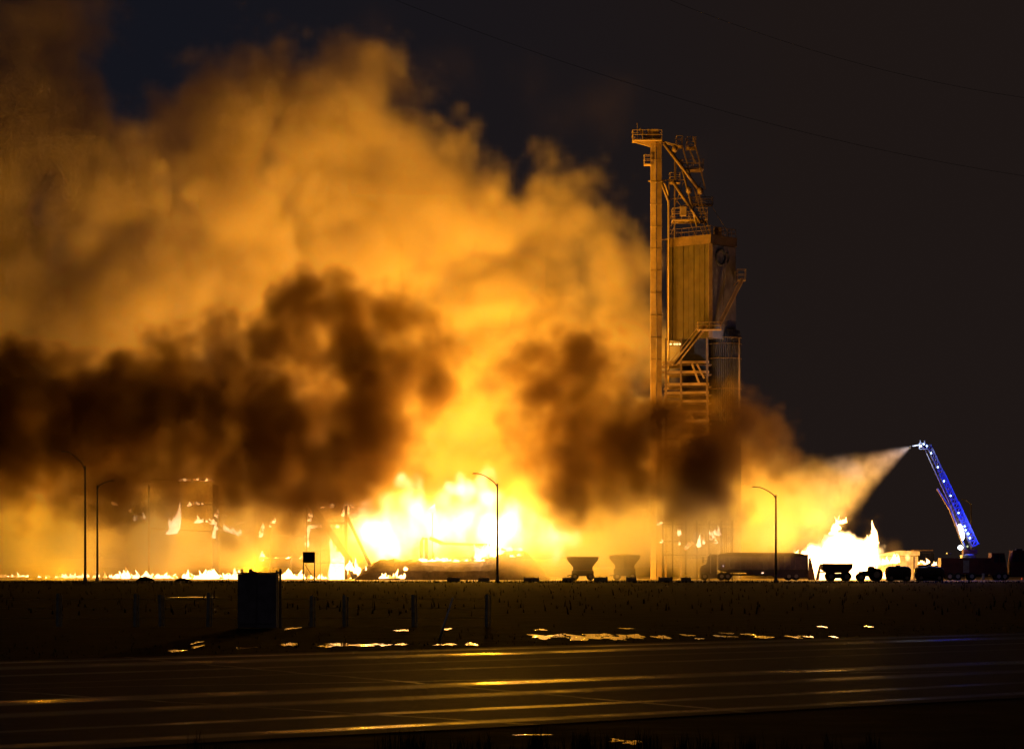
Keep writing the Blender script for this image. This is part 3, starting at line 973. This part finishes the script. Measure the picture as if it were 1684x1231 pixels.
wood = mat('grey_post_wood', (.5, .48, .40), .85, scale=6, var=.4)
wirem = mat('fence_wire', (.2, .2, .2), .45, .8)
l = Loc(427, 80)
cabm = mat('cabinet_paint', (.28, .27, .30), .7, scale=3, spec=.1)
t = thing('utility_cabinet', 'bulky dark utility cabinet with knobs on top, by the fence at left', 'cabinet', l.o)
bm = N(); box(bm, l(393, 0).x, l(456, 0).x, -.4, .4, .02, l(0, 943).z, 1.0); obj('body', bm, cabm, t)
bm = N(); prism(bm, [(l(391, 0).x, l(0, 943).z + .003), (l(458, 0).x, l(0, 943).z + .003), (l(457, 0).x, l(0, 940.5).z), (l(432, 0).x, l(0, 941).z), (l(425, 0).x, l(0, 939.8).z), (l(392, 0).x, l(0, 941).z)], -.44, .44); obj('lid', bm, cabm, t)
for x, y, w in ((398, 935, .05), (412, 935.5, .09), (417, 938, .08), (455, 937, .05)):
    bm = N(); bar(bm, (l(x, 0).x, 0, l(0, 942).z), (l(x, 0).x, 0, l(0, y).z), w); obj('knob', bm, cabm, t)
bm = N(); box(bm, l(396, 0).x, l(423, 0).x, -.43, -.405, .15, l(0, 950).z); obj('door', bm, cabm, t)
bm = N(); box(bm, l(426, 0).x, l(453, 0).x, -.43, -.405, .15, l(0, 950).z); obj('door', bm, cabm, t)
l2 = Loc(461, 80.3)
pm = thing('marker_post', 'slim post with short side arm just right of the utility cabinet', 'post', l2.o)
bm = N(); tube(bm, [(0, 0, 0), (0, 0, l2(0, 935).z)], .035, 8); obj('post', bm, cabm, pm)
bm = N(); bar(bm, l2(461, 939), l2(456, 941), .03); obj('side_arm', bm, cabm, pm)

FX = [95, 222, 264, 342, 440, 512, 566, 680]
fl = Loc(342, 82)
ft = thing('wire_fence', 'low post and wire fence in the dark field behind the road', 'fence', fl.o)
r = random.Random(3)
for x in FX + [-60, 800]:
    bm = N()
    w = .055
    tp = fl(x, 976 + r.uniform(-2, 3)).z
    xx = fl(x, 0).x
    ln = r.uniform(-.03, .03)
    tube(bm, [(xx, 0, 0), (xx + ln, 0, tp)], w, 8, w * .9)
    obj('post', bm, wood, ft)
    bm = N(); bar(bm, (xx + .10, .02, 0), (xx + .10 + ln, .02, tp - .03), .035); obj('post_stay', bm, wood, ft)
for y in (985, 1000, 1016, 1030):
    bm = N(); a, b_ = fl(-60, y), fl(800, y); tube(bm, [a, b_], .004, 4); obj('wire', bm, wirem, ft)

l = Loc(722, 66)
bm = N()
tube(bm, [(0, 0, 0), (.13, 0, .42), l(745, 981)], .032, 8, .02)
o = obj('marker_rod', bm, mat('pale_rod', (.8, .82, .85), .35, .9), None, smooth=True)
o.location = l.o
tag(o, 'thin pale rod leaning to the right beside the roadside puddles', 'rod')

cab_ = mat('black_cable', (.02, .02, .02), .6)
for i, (p0, p1, sag, lab) in enumerate((((1040, -25), (1760, 170), 1.0, 'upper right overhead cable crossing the night sky, ending right of the tower'),
                                         ((600, -20), (1760, 300), 1.4, 'lower overhead cable crossing the night sky behind the tower head'))):
    a, b_ = at(p0[0], p0[1], 150), at(p1[0], p1[1], 165)
    bm = N()
    tube(bm, [a.lerp(b_, k / 16) - Vector((0, 0, sag * 4 * (k / 16) * (1 - k / 16))) for k in range(17)], .010, 5)
    tag(obj('overhead_cable', bm, cab_), lab, 'cable')

# ---------------------------------------------------------------- ragged blocks along the yard edge
r = random.Random(12)
BL = [(746, 22, 948.5, 'beside the foot of the middle street lamp, first on the left'), (796, 19, 949, 'just left of the middle street lamp'), (874, 26, 948.5, 'first to the right of the middle street lamp'),
      (934, 19, 948.5, 'below the left edge of the left hopper wagon'), (988, 23, 948, 'between the two hopper wagons'), (1038, 17, 948, 'below the right hopper wagon'),
      (1094, 23, 948, 'between right hopper wagon and truck'), (1128, 17, 948.5, 'just in front of the truck cab')]
for (x, w, y, lab) in BL:
    l = Loc(x, 322)
    t = thing('stone_block', 'low dark ragged-topped block ' + lab, 'block', l.o, group='low blocks along the edge of the yard')
    W_ = w / F * 322
    h = l(0, y).z
    bm = N(); box(bm, -W_ / 2, W_ / 2, -.5, .5, .005, h * .8, .97); obj('body', bm, concrete, t)
    bm = N()
    n_ = int(w / 3.4)
    for k in range(n_):
        x0 = -W_ / 2 + W_ * k / n_ + .02
        box(bm, x0, x0 + W_ / n_ - .06, -.42, .42, h * .8, h * r.uniform(.92, 1.12), .75)
    obj('ragged_top', bm, concrete, t)

# ---------------------------------------------------------------- wagons, truck, tractor, tanks
tyre = mat('tyre_rubber', (.02, .02, .02), .85, spec=.2)
rimm = mat('wheel_rim', (.35, .34, .33), .4, .7)
glass = mat('dark_glass', (.02, .025, .03), .1, var=.1)
redp = mat('red_paint', (.08, .007, .006), .6, scale=1)
def wheel(parent, x, y, r_, w=.3, rim=rimm):
    o = obj('wheel', lathe(N(), [(r_ * .82, -w / 2), (r_, -w / 2 + .05), (r_, w / 2 - .05), (r_ * .82, w / 2)], axis='y', n=20), tyre, parent, smooth=False)
    o.location = (x, y, r_ + .003)
    obj('rim', lathe(N(), [(r_ * .5, -w / 2 - .02), (r_ * .2, -w / 2 + .04), (r_ * .2, w / 2 - .04), (r_ * .5, w / 2 + .02)], axis='y', n=12), rim, o)
    return o
def hopper(px, Y, W_, top, label, m, cat='hopper wagon', grp='hopper wagons in the smoke'):
    l = Loc(px, Y)
    t = thing('hopper_wagon', label, cat, l.o, group=grp)
    z2 = l(0, top).z
    h = W_ / 2
    bm = N(); prism(bm, [(-h, z2), (-h, z2 - .35), (-h * .62, z2 - 1.25), (-h * .62, z2 - 1.7), (h * .62, z2 - 1.7), (h * .62, z2 - 1.25), (h, z2 - .35), (h, z2)], -1.2, 1.2); obj('tub', bm, m, t)
    bm = N()
    for y in (-1.24, 1.24): bar(bm, (-h, y, z2), (h, y, z2), .1)
    for x in (-h, h): bar(bm, (x, -1.24, z2), (x, 1.24, z2), .1)
    obj('rim_rail', bm, m, t)
    bm = N(); box(bm, -h * .7, h * .7, -.9, .9, .55, z2 - 1.72); obj('chassis', bm, soot, t)
    for x in (-h * .5, h * .5):
        for y in (-1, 1): wheel(t, x, y, .48)
    bm = N(); bar(bm, (-h * .7, 0, .7), (-h * 1.0, 0, .55), .12); obj('drawbar', bm, soot, t)
    return t
hopper(958, 353, 51 / F * 353, 915.5, 'left of two smoke-veiled hopper wagons with flared sides', rust)
hopper(1027, 358, 50 / F * 358, 913, 'right of two smoke-veiled hopper wagons, fainter, with heaped load', rust)
bm = N(); l = Loc(1027, 358)
lathe(bm, [(1.7, 0), (1.2, .14), (.5, .2)], (0, 0, l(0, 913).z), n=12)
o = obj('grain_load', bm, rub); o.location = l.o; tag(o, 'low heaped load in the right smoke-veiled hopper wagon', 'load')
# red wagon
l = Loc(1373, 332)
t = thing('red_wagon', 'red tapered box wagon on wheels before the right-hand fire', 'wagon', l.o)
z2 = l(0, 926).z
a, b_ = l(1351, 0).x, l(1401, 0).x
bm = N(); prism(bm, [(a, z2 - .1), (a + .3, z2), (b_, z2), (b_ - .05, z2 - .55), (b_ - .6, z2 - 1.15), (a + .6, z2 - 1.15), (a, z2 - .7)], -1.1, 1.1); obj('box_body', bm, redp, t)
bm = N(); box(bm, a + .75, b_ - .45, -.8, .8, .35, z2 - 1.18); obj('chassis', bm, soot, t)
bm = N(); box(bm, a - .35, a + .6, -.2, .2, z2 - 1.1, z2 - .95); obj('drawbar', bm, soot, t)
for i in range(4):
    x = a + .55 + i * .85
    bm = N(); box(bm, x, x + .10, -1.17, -1.105, z2 - .75, z2 - .05); obj('side_rib', bm, redp, t)
for x in (a + 1.05, b_ - .75):
    for y in (-.95, .95): wheel(t, x, y, .58)

# long truck with tarped trailer, facing left
l = Loc(1240, 357)
t = thing('semi_truck', 'long dark truck facing left with a high tarp-covered grain trailer', 'truck', l.o)
X = lambda p: l(p, 0).x
Z = lambda p: l(0, p).z
trm = mat('trailer_paint', (.15, .12, .14), .45, .1, scale=.8)
trd = mat('trailer_skirt', (.07, .06, .06), .6, scale=.8)
tarp = mat('black_tarp', (.04, .035, .035), .7, scale=2)
cabp = mat('truck_cab_paint', (.09, .075, .07), .35, .2)
nP = 16
for k in range(nP):
    x0, x1 = X(1180) + (X(1325) - X(1180)) * k / nP, X(1180) + (X(1325) - X(1180)) * (k + 1) / nP
    bm = N(); box(bm, x0 + .01, x1 - .01, -1.27 - .03 * (k % 2), 1.27, Z(936), Z(914)); obj('side_panel', bm, trm, t)
bm = N(); prism(bm, [(X(1179), Z(914) + .003), (X(1326), Z(914) + .003), (X(1326), Z(913)), (X(1318), Z(910)), (X(1300), Z(908.5)), (X(1255), Z(908)), (X(1195), Z(908)), (X(1184), Z(910)), (X(1179), Z(912.5))], -1.33, 1.33); obj('tarp', bm, tarp, t)
bm = N(); prism(bm, [(X(1180), Z(936) - .003), (X(1196), Z(941)), (X(1226), Z(941)), (X(1232), Z(944)), (X(1262), Z(944)), (X(1272), Z(949)), (X(1325), Z(949)), (X(1325), Z(936) - .003)], -1.2, 1.2); obj('hopper_bottom', bm, trd, t)
bm = N(); box(bm, X(1325) + .003, X(1327.5), -1.3, 1.3, Z(950), Z(911)); obj('tail_frame', bm, trd, t)
bm = N(); box(bm, X(1183), X(1322), -.5, .5, Z(946), Z(943)); obj('chassis', bm, soot, t)
bm = N(); prism(bm, [(X(1150.5), Z(950)), (X(1150.5), Z(934)), (X(1153), Z(929.5)), (X(1160), Z(927.5)), (X(1163.5), Z(914)), (X(1166), Z(911)), (X(1177.5), Z(911)), (X(1178), Z(950))], -1.15, 1.15); obj('cab', bm, cabp, t)
bm = N(); prism(bm, [(X(1163.5), Z(926)), (X(1166), Z(915)), (X(1172), Z(915)), (X(1172), Z(926))], -1.17, -1.152); obj('side_window', bm, glass, t)
bm = N(); box(bm, X(1166.8), X(1168.2), -1.35, -1.2, .9, Z(906)); obj('exhaust_stack', bm, rimm, t)
bm = N(); box(bm, X(1154), X(1156), -1.5, -1.3, Z(925), Z(915)); bar(bm, (X(1155), -1.4, Z(920)), (X(1163), -1.15, Z(922)), .05); obj('mirror', bm, soot, t)
bm = N(); box(bm, X(1149.5), X(1152), -1.18, 1.18, .3, .75); obj('bumper', bm, rimm, t)
bm = N(); lathe(bm, [(.0, -.06), (.13, -.04), (.13, .02)], (X(1151.5), -.95, 1.15), 'x', 10); obj('headlight', bm, glass, t)
for x in (1158, 1186, 1196, 1296, 1308): 
    for y in (-1.05, 1.05): wheel(t, X(x), y, .5)
bm = N(); box(bm, X(1187), X(1189), -1.36, -1.31, Z(931), Z(929)); obj('side_marker', bm, glow('marker_pale', (.8, .7, 1), .9), t)
bm = N(); box(bm, X(1251), X(1254.5), -1.3, -1.26, Z(942.2), Z(940.6)); obj('side_marker', bm, glow('marker_warm', (1, .6, .35), 2.5), t)
# sheets leaning behind the trailer
for i, (x0, x1, y0, lean, lab) in enumerate(((1329, 1336, 915, .0, 'upright scorched sheet just behind the trailer tail'), (1335, 1341, 921, -.35, 'narrow torn sheet, second behind the trailer tail'),
                                  (1341, 1347, 925, .45, 'short torn sheet leaning towards the red wagon'))):
    l3 = Loc((x0 + x1) / 2, 357.5 + i * .4)
    bm = N(); w = (x1 - x0) / F * 350 / 2
    prism(bm, [(-w, .0), (w, .0), (w * .3 + lean, l3(0, y0).z), (-w * .8 + lean, l3(0, y0 + 3).z)], -.04, .04)
    o = obj('metal_sheet', bm, rust); o.location = l3.o; tag(o, lab, 'metal sheet')

# tractor
l = Loc(1427, 330)
t = thing('tractor', 'small dark tractor with upright exhaust against the right-hand fire', 'tractor', l.o)
X = lambda p: l(p, 0).x
Z = lambda p: l(0, p).z
bm = N(); prism(bm, [(X(1411), .5), (X(1411.5), Z(943)), (X(1413), Z(939.5)), (X(1428), Z(938)), (X(1430), .6)], -.45, .45); obj('bonnet', bm, soot, t)
bm = N(); prism(bm, [(X(1428), .7), (X(1427.5), Z(932)), (X(1431), Z(930.5)), (X(1436), Z(931)), (X(1441), Z(939)), (X(1444), Z(942)), (X(1443), .8)], -.6, .6); obj('cab', bm, soot, t)
bm = N(); tube(bm, [(X(1439), -.5, 1.0), (X(1439), -.5, Z(928))], .05, 6); obj('exhaust', bm, soot, t)
bm = N(); bar(bm, (X(1413.5), -.4, Z(941)), (X(1413), -.4, Z(934.5)), .05); obj('mirror', bm, soot, t)
for y in (-.85, .85):
    wheel(t, X(1440), y, .78, .4)
    wheel(t, X(1415), y, .5, .3)

# tank trailers
tankm = mat('dark_tank', (.06, .05, .048), .5, .3)
def tank(px, Y, wpx, top, label):
    l = Loc(px, Y)
    t = thing('tank_trailer', label, 'tank trailer', l.o, group='dark tank trailers beside the fire engines')
    h = wpx / F * Y / 2
    z2 = l(0, top).z
    r_ = .78
    zc_ = z2 - r_
    bm = N(); lathe(bm, [(.1, -h), (r_ * .7, -h + .08), (r_ * .95, -h + .35), (r_, -h + .7), (r_, h - .7), (r_ * .95, h - .35), (r_ * .7, h - .08), (.1, h)], (0, 0, zc_), 'x', 24); obj('tank', bm, tankm, t, smooth=True)
    bm = N(); lathe(bm, [(.28, 0), (.28, .1), (.1, .14)], (0, 0, z2 - .02), n=12); obj('hatch', bm, tankm, t)
    bm = N(); box(bm, -h * .9, h * .9, -.45, .45, zc_ - r_ - .12, zc_ - r_ + .08); obj('chassis', bm, soot, t)
    for x in (-h * .6, h * .6):
        for y in (-.8, .8): wheel(t, x, y, .42)
tank(1477, 326, 43, 930.5, 'rounded dark tank trailer, left one, right of the tractor')
tank(1528, 328, 50, 931.5, 'rounded dark tank trailer, right one, next to the fire engine')

# low shed lit by the fire, container beside it
l = Loc(1476, 372)
t = thing('metal_shed', 'small pale metal shed glowing in firelight with a sloping roof', 'shed', l.o)
X = lambda p: l(p, 0).x
Z = lambda p: l(0, p).z
shedm = mat('pale_shed_sheet', (.5, .46, .36), .5, .1)
for k in range(10):
    x0, x1 = X(1446) + (X(1506) - X(1446)) * k / 10, X(1446) + (X(1506) - X(1446)) * (k + 1) / 10
    bm = N(); box(bm, x0 + .01, x1 - .01, -2.2 - .03 * (k % 2), -2.05, .003, Z(914)); obj('wall_panel', bm, shedm, t)
bm = N(); prism(bm, [(X(1440), Z(914) + .003), (X(1508), Z(913)), (X(1508), Z(906)), (X(1474), Z(905)), (X(1440), Z(912))], -2.6, 2.3); obj('roof', bm, shedm, t)
bm = N(); box(bm, X(1446), X(1506), -2, 2.2, .003, Z(914)); obj('wall', bm, shedm, t)
bm = N(); box(bm, X(1498), X(1500), -2.3, -2.2, .003, Z(915)); obj('door_post', bm, rust, t)
l = Loc(1522, 374)
t = thing('container', 'dark container box standing right of the glowing shed', 'container', l.o)
bm = N(); box(bm, l(1510, 0).x, l(1534, 0).x, -1.2, 1.2, .003, l(0, 908).z); obj('body', bm, soot, t)
bm = N(); box(bm, l(1500, 0).x, l(1532, 0).x, -1.4, 1.4, l(0, 905.4).z, l(0, 903.6).z); obj('lid', bm, rust, t)
for i in range(6):
    x = l(1512 + i * 4, 0).x
    bm = N(); box(bm, x, x + .1, -1.26, -1.205, .1, l(0, 909).z); obj('rib', bm, soot, t)

# ---------------------------------------------------------------- aerial fire engine spraying water
Y = 350
l = Loc(1590, Y)
t = thing('ladder_engine', 'dark red ladder fire engine with a raised blue-lit ladder jetting water', 'fire engine', l.o)
X = lambda p: l(p, 0).x
Z = lambda p: l(0, p).z
bm = N(); box(bm, X(1545), X(1628), -1.2, 1.2, .75, Z(917)); obj('body', bm, redp, t)
bm = N(); prism(bm, [(X(1628) + .01, .6), (X(1652), .6), (X(1652), Z(925)), (X(1649), Z(909)), (X(1628) + .01, Z(909))], -1.2, 1.2); obj('cab', bm, redp, t)
bm = N(); box(bm, X(1632), X(1639), -1.23, -1.205, Z(924), Z(912)); obj('side_window', bm, glass, t)
bm = N(); prism(bm, [(X(1642), Z(924)), (X(1650), Z(924)), (X(1648), Z(912)), (X(1642), Z(912))], -1.23, -1.205); obj('side_window', bm, glass, t)
for i in range(7):
    x0 = X(1547 + i * 11.5)
    bm = N(); box(bm, x0, x0 + .75, -1.24, -1.205, 1.0, Z(921)); obj('locker_door', bm, rimm if i == 3 else redp, t)
for x in (1560, 1573, 1596, 1640):
    for y in (-1.05, 1.05): wheel(t, X(x), y, .52, .35)
bm = N(); lathe(bm, [(1.0, 0), (1.0, .35), (.8, .5)], (X(1592), 0, Z(917) + .003), n=20); obj('turntable', bm, rimm, t)
bm = N(); box(bm, X(1583), X(1606), -.7, .7, Z(917) + .5, Z(903)); obj('pedestal', bm, redp, t)
bm = N(); box(bm, X(1545), X(1549), -1.3, -1.21, .5, .9); box(bm, X(1612), X(1616), -1.5, -1.21, .1, .9); obj('outrigger', bm, rimm, t)
# ladder: two lower chords, two upper chords, rungs and zigzag bracing
la, lb = l(1598, 899, 0), l(1522, 735, 2)
d, s, u = frame_of(la, lb)
u = Vector((.91, 0, .41))
u = (u - d * u.dot(d)).normalized()
s = d.cross(u).normalized()
alu = mat('ladder_aluminium', (.16, .17, .22), .5, .2, var=.15)
ll = (lb - la).length
def section(t0, t1, w, h, off, th, nr_):
    bm = N()
    p0, p1 = la.lerp(lb, t0) + u * off, la.lerp(lb, t1) + u * off
    for k in (-1, 1):
        for hh in (0, h): bar(bm, p0 + s * (k * w / 2) + u * hh, p1 + s * (k * w / 2) + u * hh, th)
    for i in range(nr_ + 1):
        q = p0.lerp(p1, i / nr_)
        bar(bm, q - s * w / 2, q + s * w / 2, th * .7)
        for k in (-1, 1):
            bar(bm, q + s * (k * w / 2), q + s * (k * w / 2) + u * h, th * .6)
            if i < nr_:
                q2 = p0.lerp(p1, (i + 1) / nr_)
                bar(bm, q + s * (k * w / 2), q2 + s * (k * w / 2) + u * h, th * .6)
    return obj('ladder_section', bm, alu, t)
section(0, .42, 1.15, .85, 0, .13, 9)
section(.12, .72, .95, .70, .08, .11, 14)
section(.5, 1.0, .75, .55, .16, .09, 12)
# water pipe and lift cylinder below the ladder
bm = N(); tube(bm, [l(1578, 878, -.6), l(1562, 836, -.6), l(1541, 803, -.4)], .20, 10, .14); obj('lift_boom', bm, mat('boom_paint', (.45, .25, .14), .5, .2), t, smooth=True)
bm = N(); tube(bm, [l(1590, 908, -.5), l(1577, 876, -.5)], .16, 8); obj('lift_cylinder', bm, rimm, t, smooth=True)
bm = N(); tube(bm, [la - u * .25 + d * 2, lb - u * .18], .07, 8); obj('water_pipe', bm, alu, t, smooth=True)
bm = N(); tube(bm, [lb - u * .2, l(1513, 731, 2), l(1501, 733, 2)], .12, 10, .07); obj('nozzle', bm, alu, t, smooth=True)
bm = N()
for a_, b_ in (((1512, 738), (1524, 738)), ((1512, 728), (1524, 730)), ((1512, 738), (1512, 728)), ((1524, 738), (1525, 730)), ((1514, 728), (1513, 724)), ((1521, 729), (1520, 724))):
    for dy in (1.4, 2.6): bar(bm, l(a_[0], a_[1], dy), l(b_[0], b_[1], dy), .09)
obj('tip_cage', bm, alu, t)
# lamps the ladder carries
blue = glow('lamp_blue', (.03, .10, 1), 14)
bluew = glow('lamp_bluewhite', (.25, .40, 1), 16)
white = glow('lamp_white', (.8, .9, 1), 9)
def bulb(p, r_, m):
    o = obj('lamp', lathe(N(), [(.02, -r_), (r_ * .8, -r_ * .55), (r_, 0), (r_ * .8, r_ * .55), (.02, r_)], n=10), m, t, smooth=True)
    o.location = p
    return o
def lamp_light(name, p, watts, col, r_=.05):
    ld = bpy.data.lights.new(name, 'POINT')
    ld.energy = watts
    ld.color = col
    ld.shadow_soft_size = r_
    o = bpy.data.objects.new(name, ld)
    o.location = l.o + Vector(p)
    COL.objects.link(o)
for px, py in ((1530, 745), (1541, 768), (1551, 791), (1562, 815), (1575, 843), (1585, 865)):
    p = l(px, py, -.1)
    bulb(p - s * .0 + Vector((0, -.65, 0)), .10, bluew)
    lamp_light('ladder_lamp', p + Vector((0, -1.05, 0)) + u * .3, 130, (.003, .02, 1))
for px, py in ((1546, 779), (1557, 802), (1568, 828), (1580, 853), (1592, 878), (1601, 892)):
    lamp_light('ladder_lamp', l(px, py, -.1) + Vector((0, -1.1, 0)) + u * .3, 130, (.003, .02, 1))
for px, py, r_ in ((1519, 730, .10), (1524, 733, .09), (1514, 733, .13)): bulb(l(px, py, 1.2), r_, white if r_ > .125 else bluew)
lamp_light('nozzle_lamp', l(1500, 731, .8), 700, (.75, .85, 1))
for px, py, r_ in ((1588, 871, .10), (1592, 877, .14), (1595, 884, .12)): bulb(l(px, py, -.9), r_, bluew)
bulb(l(1579.5, 900, -1.1), .33, white)
bulb(l(1591, 898, -1.0), .14, glow('lamp_dim', (.7, .8, .5), .8))
bm = N(); prism(bm, [(X(1573.5), Z(863)), (X(1577), Z(861)), (X(1580.5), Z(866)), (X(1583.5), Z(877)), (X(1583), Z(886)), (X(1580.5), Z(888.5)), (X(1577), Z(879))], -1.1, -.9); obj('floodlit_panel', bm, glow('floodlit_glow', (.9, .95, 1), 6), t)  # floodlight falling on the panel is put in as its own glow
lamp_light('flood_lamp', l(1577, 870, -3), 60, (.7, .85, 1))
# tower lit from the ground by the white search light of the engine crew
bm = N(); lathe(bm, [(.1, 0), (.3, .1), (.34, .3)], (X(1560), -.4, Z(912)), n=12); obj('search_light', bm, rimm, t)

# second engine at the right edge
l = Loc(1720, 350)
t = thing('fire_engine', 'dark red fire engine cut off by the right edge', 'fire engine', l.o)
X = lambda p: l(p, 0).x
Z = lambda p: l(0, p).z
bm = N(); box(bm, X(1688), X(1780), -1.2, 1.2, .75, Z(910)); obj('body', bm, redp, t)
bm = N(); prism(bm, [(X(1688) - .01, .6), (X(1660), .6), (X(1660), Z(925)), (X(1663), Z(905)), (X(1688) - .01, Z(905))], -1.2, 1.2); obj('cab', bm, redp, t)
bm = N(); prism(bm, [(X(1662), Z(923)), (X(1673), Z(923)), (X(1673), Z(909)), (X(1665), Z(909))], -1.23, -1.205); obj('side_window', bm, glass, t)
bm = N(); box(bm, X(1676), X(1684), -1.23, -1.205, Z(923), Z(909)); obj('side_window', bm, glass, t)
bm = N(); box(bm, X(1670), X(1680), -.6, .6, Z(905) + .003, Z(902)); obj('light_bar', bm, glass, t)
for i in range(5):
    x0 = X(1691 + i * 14)
    bm = N(); box(bm, x0, x0 + .85, -1.24, -1.205, 1.0, Z(914)); obj('locker_door', bm, redp, t)
for x in (1650, 1720, 1736):
    for y in (-1.05, 1.05): wheel(t, X(x), y, .52, .35)
bm = N(); box(bm, -.07, .07, -.03, .03, -.1, .1); o = obj('tail_lamp', bm, glow('lamp_red', (1, .12, .05), .5), t); o.location = (X(1677), -1.3, Z(951))
# dark van-like crew truck behind, between the two engines
l = Loc(1560, 340)

# search light beam on the tower, from the crew's lamp
ld = bpy.data.lights.new('search_lamp', 'SPOT')
ld.energy = 42000
ld.color = (.62, .8, 1)
ld.spot_size = math.radians(9)
ld.spot_blend = .6
ld.shadow_soft_size = .3
o = bpy.data.objects.new('search_lamp', ld)
o.location = at(1560, 908, 340)
COL.objects.link(o)
o.rotation_euler = (at(1180, 590, 374) - o.location).to_track_quat('-Z', 'Y').to_euler()
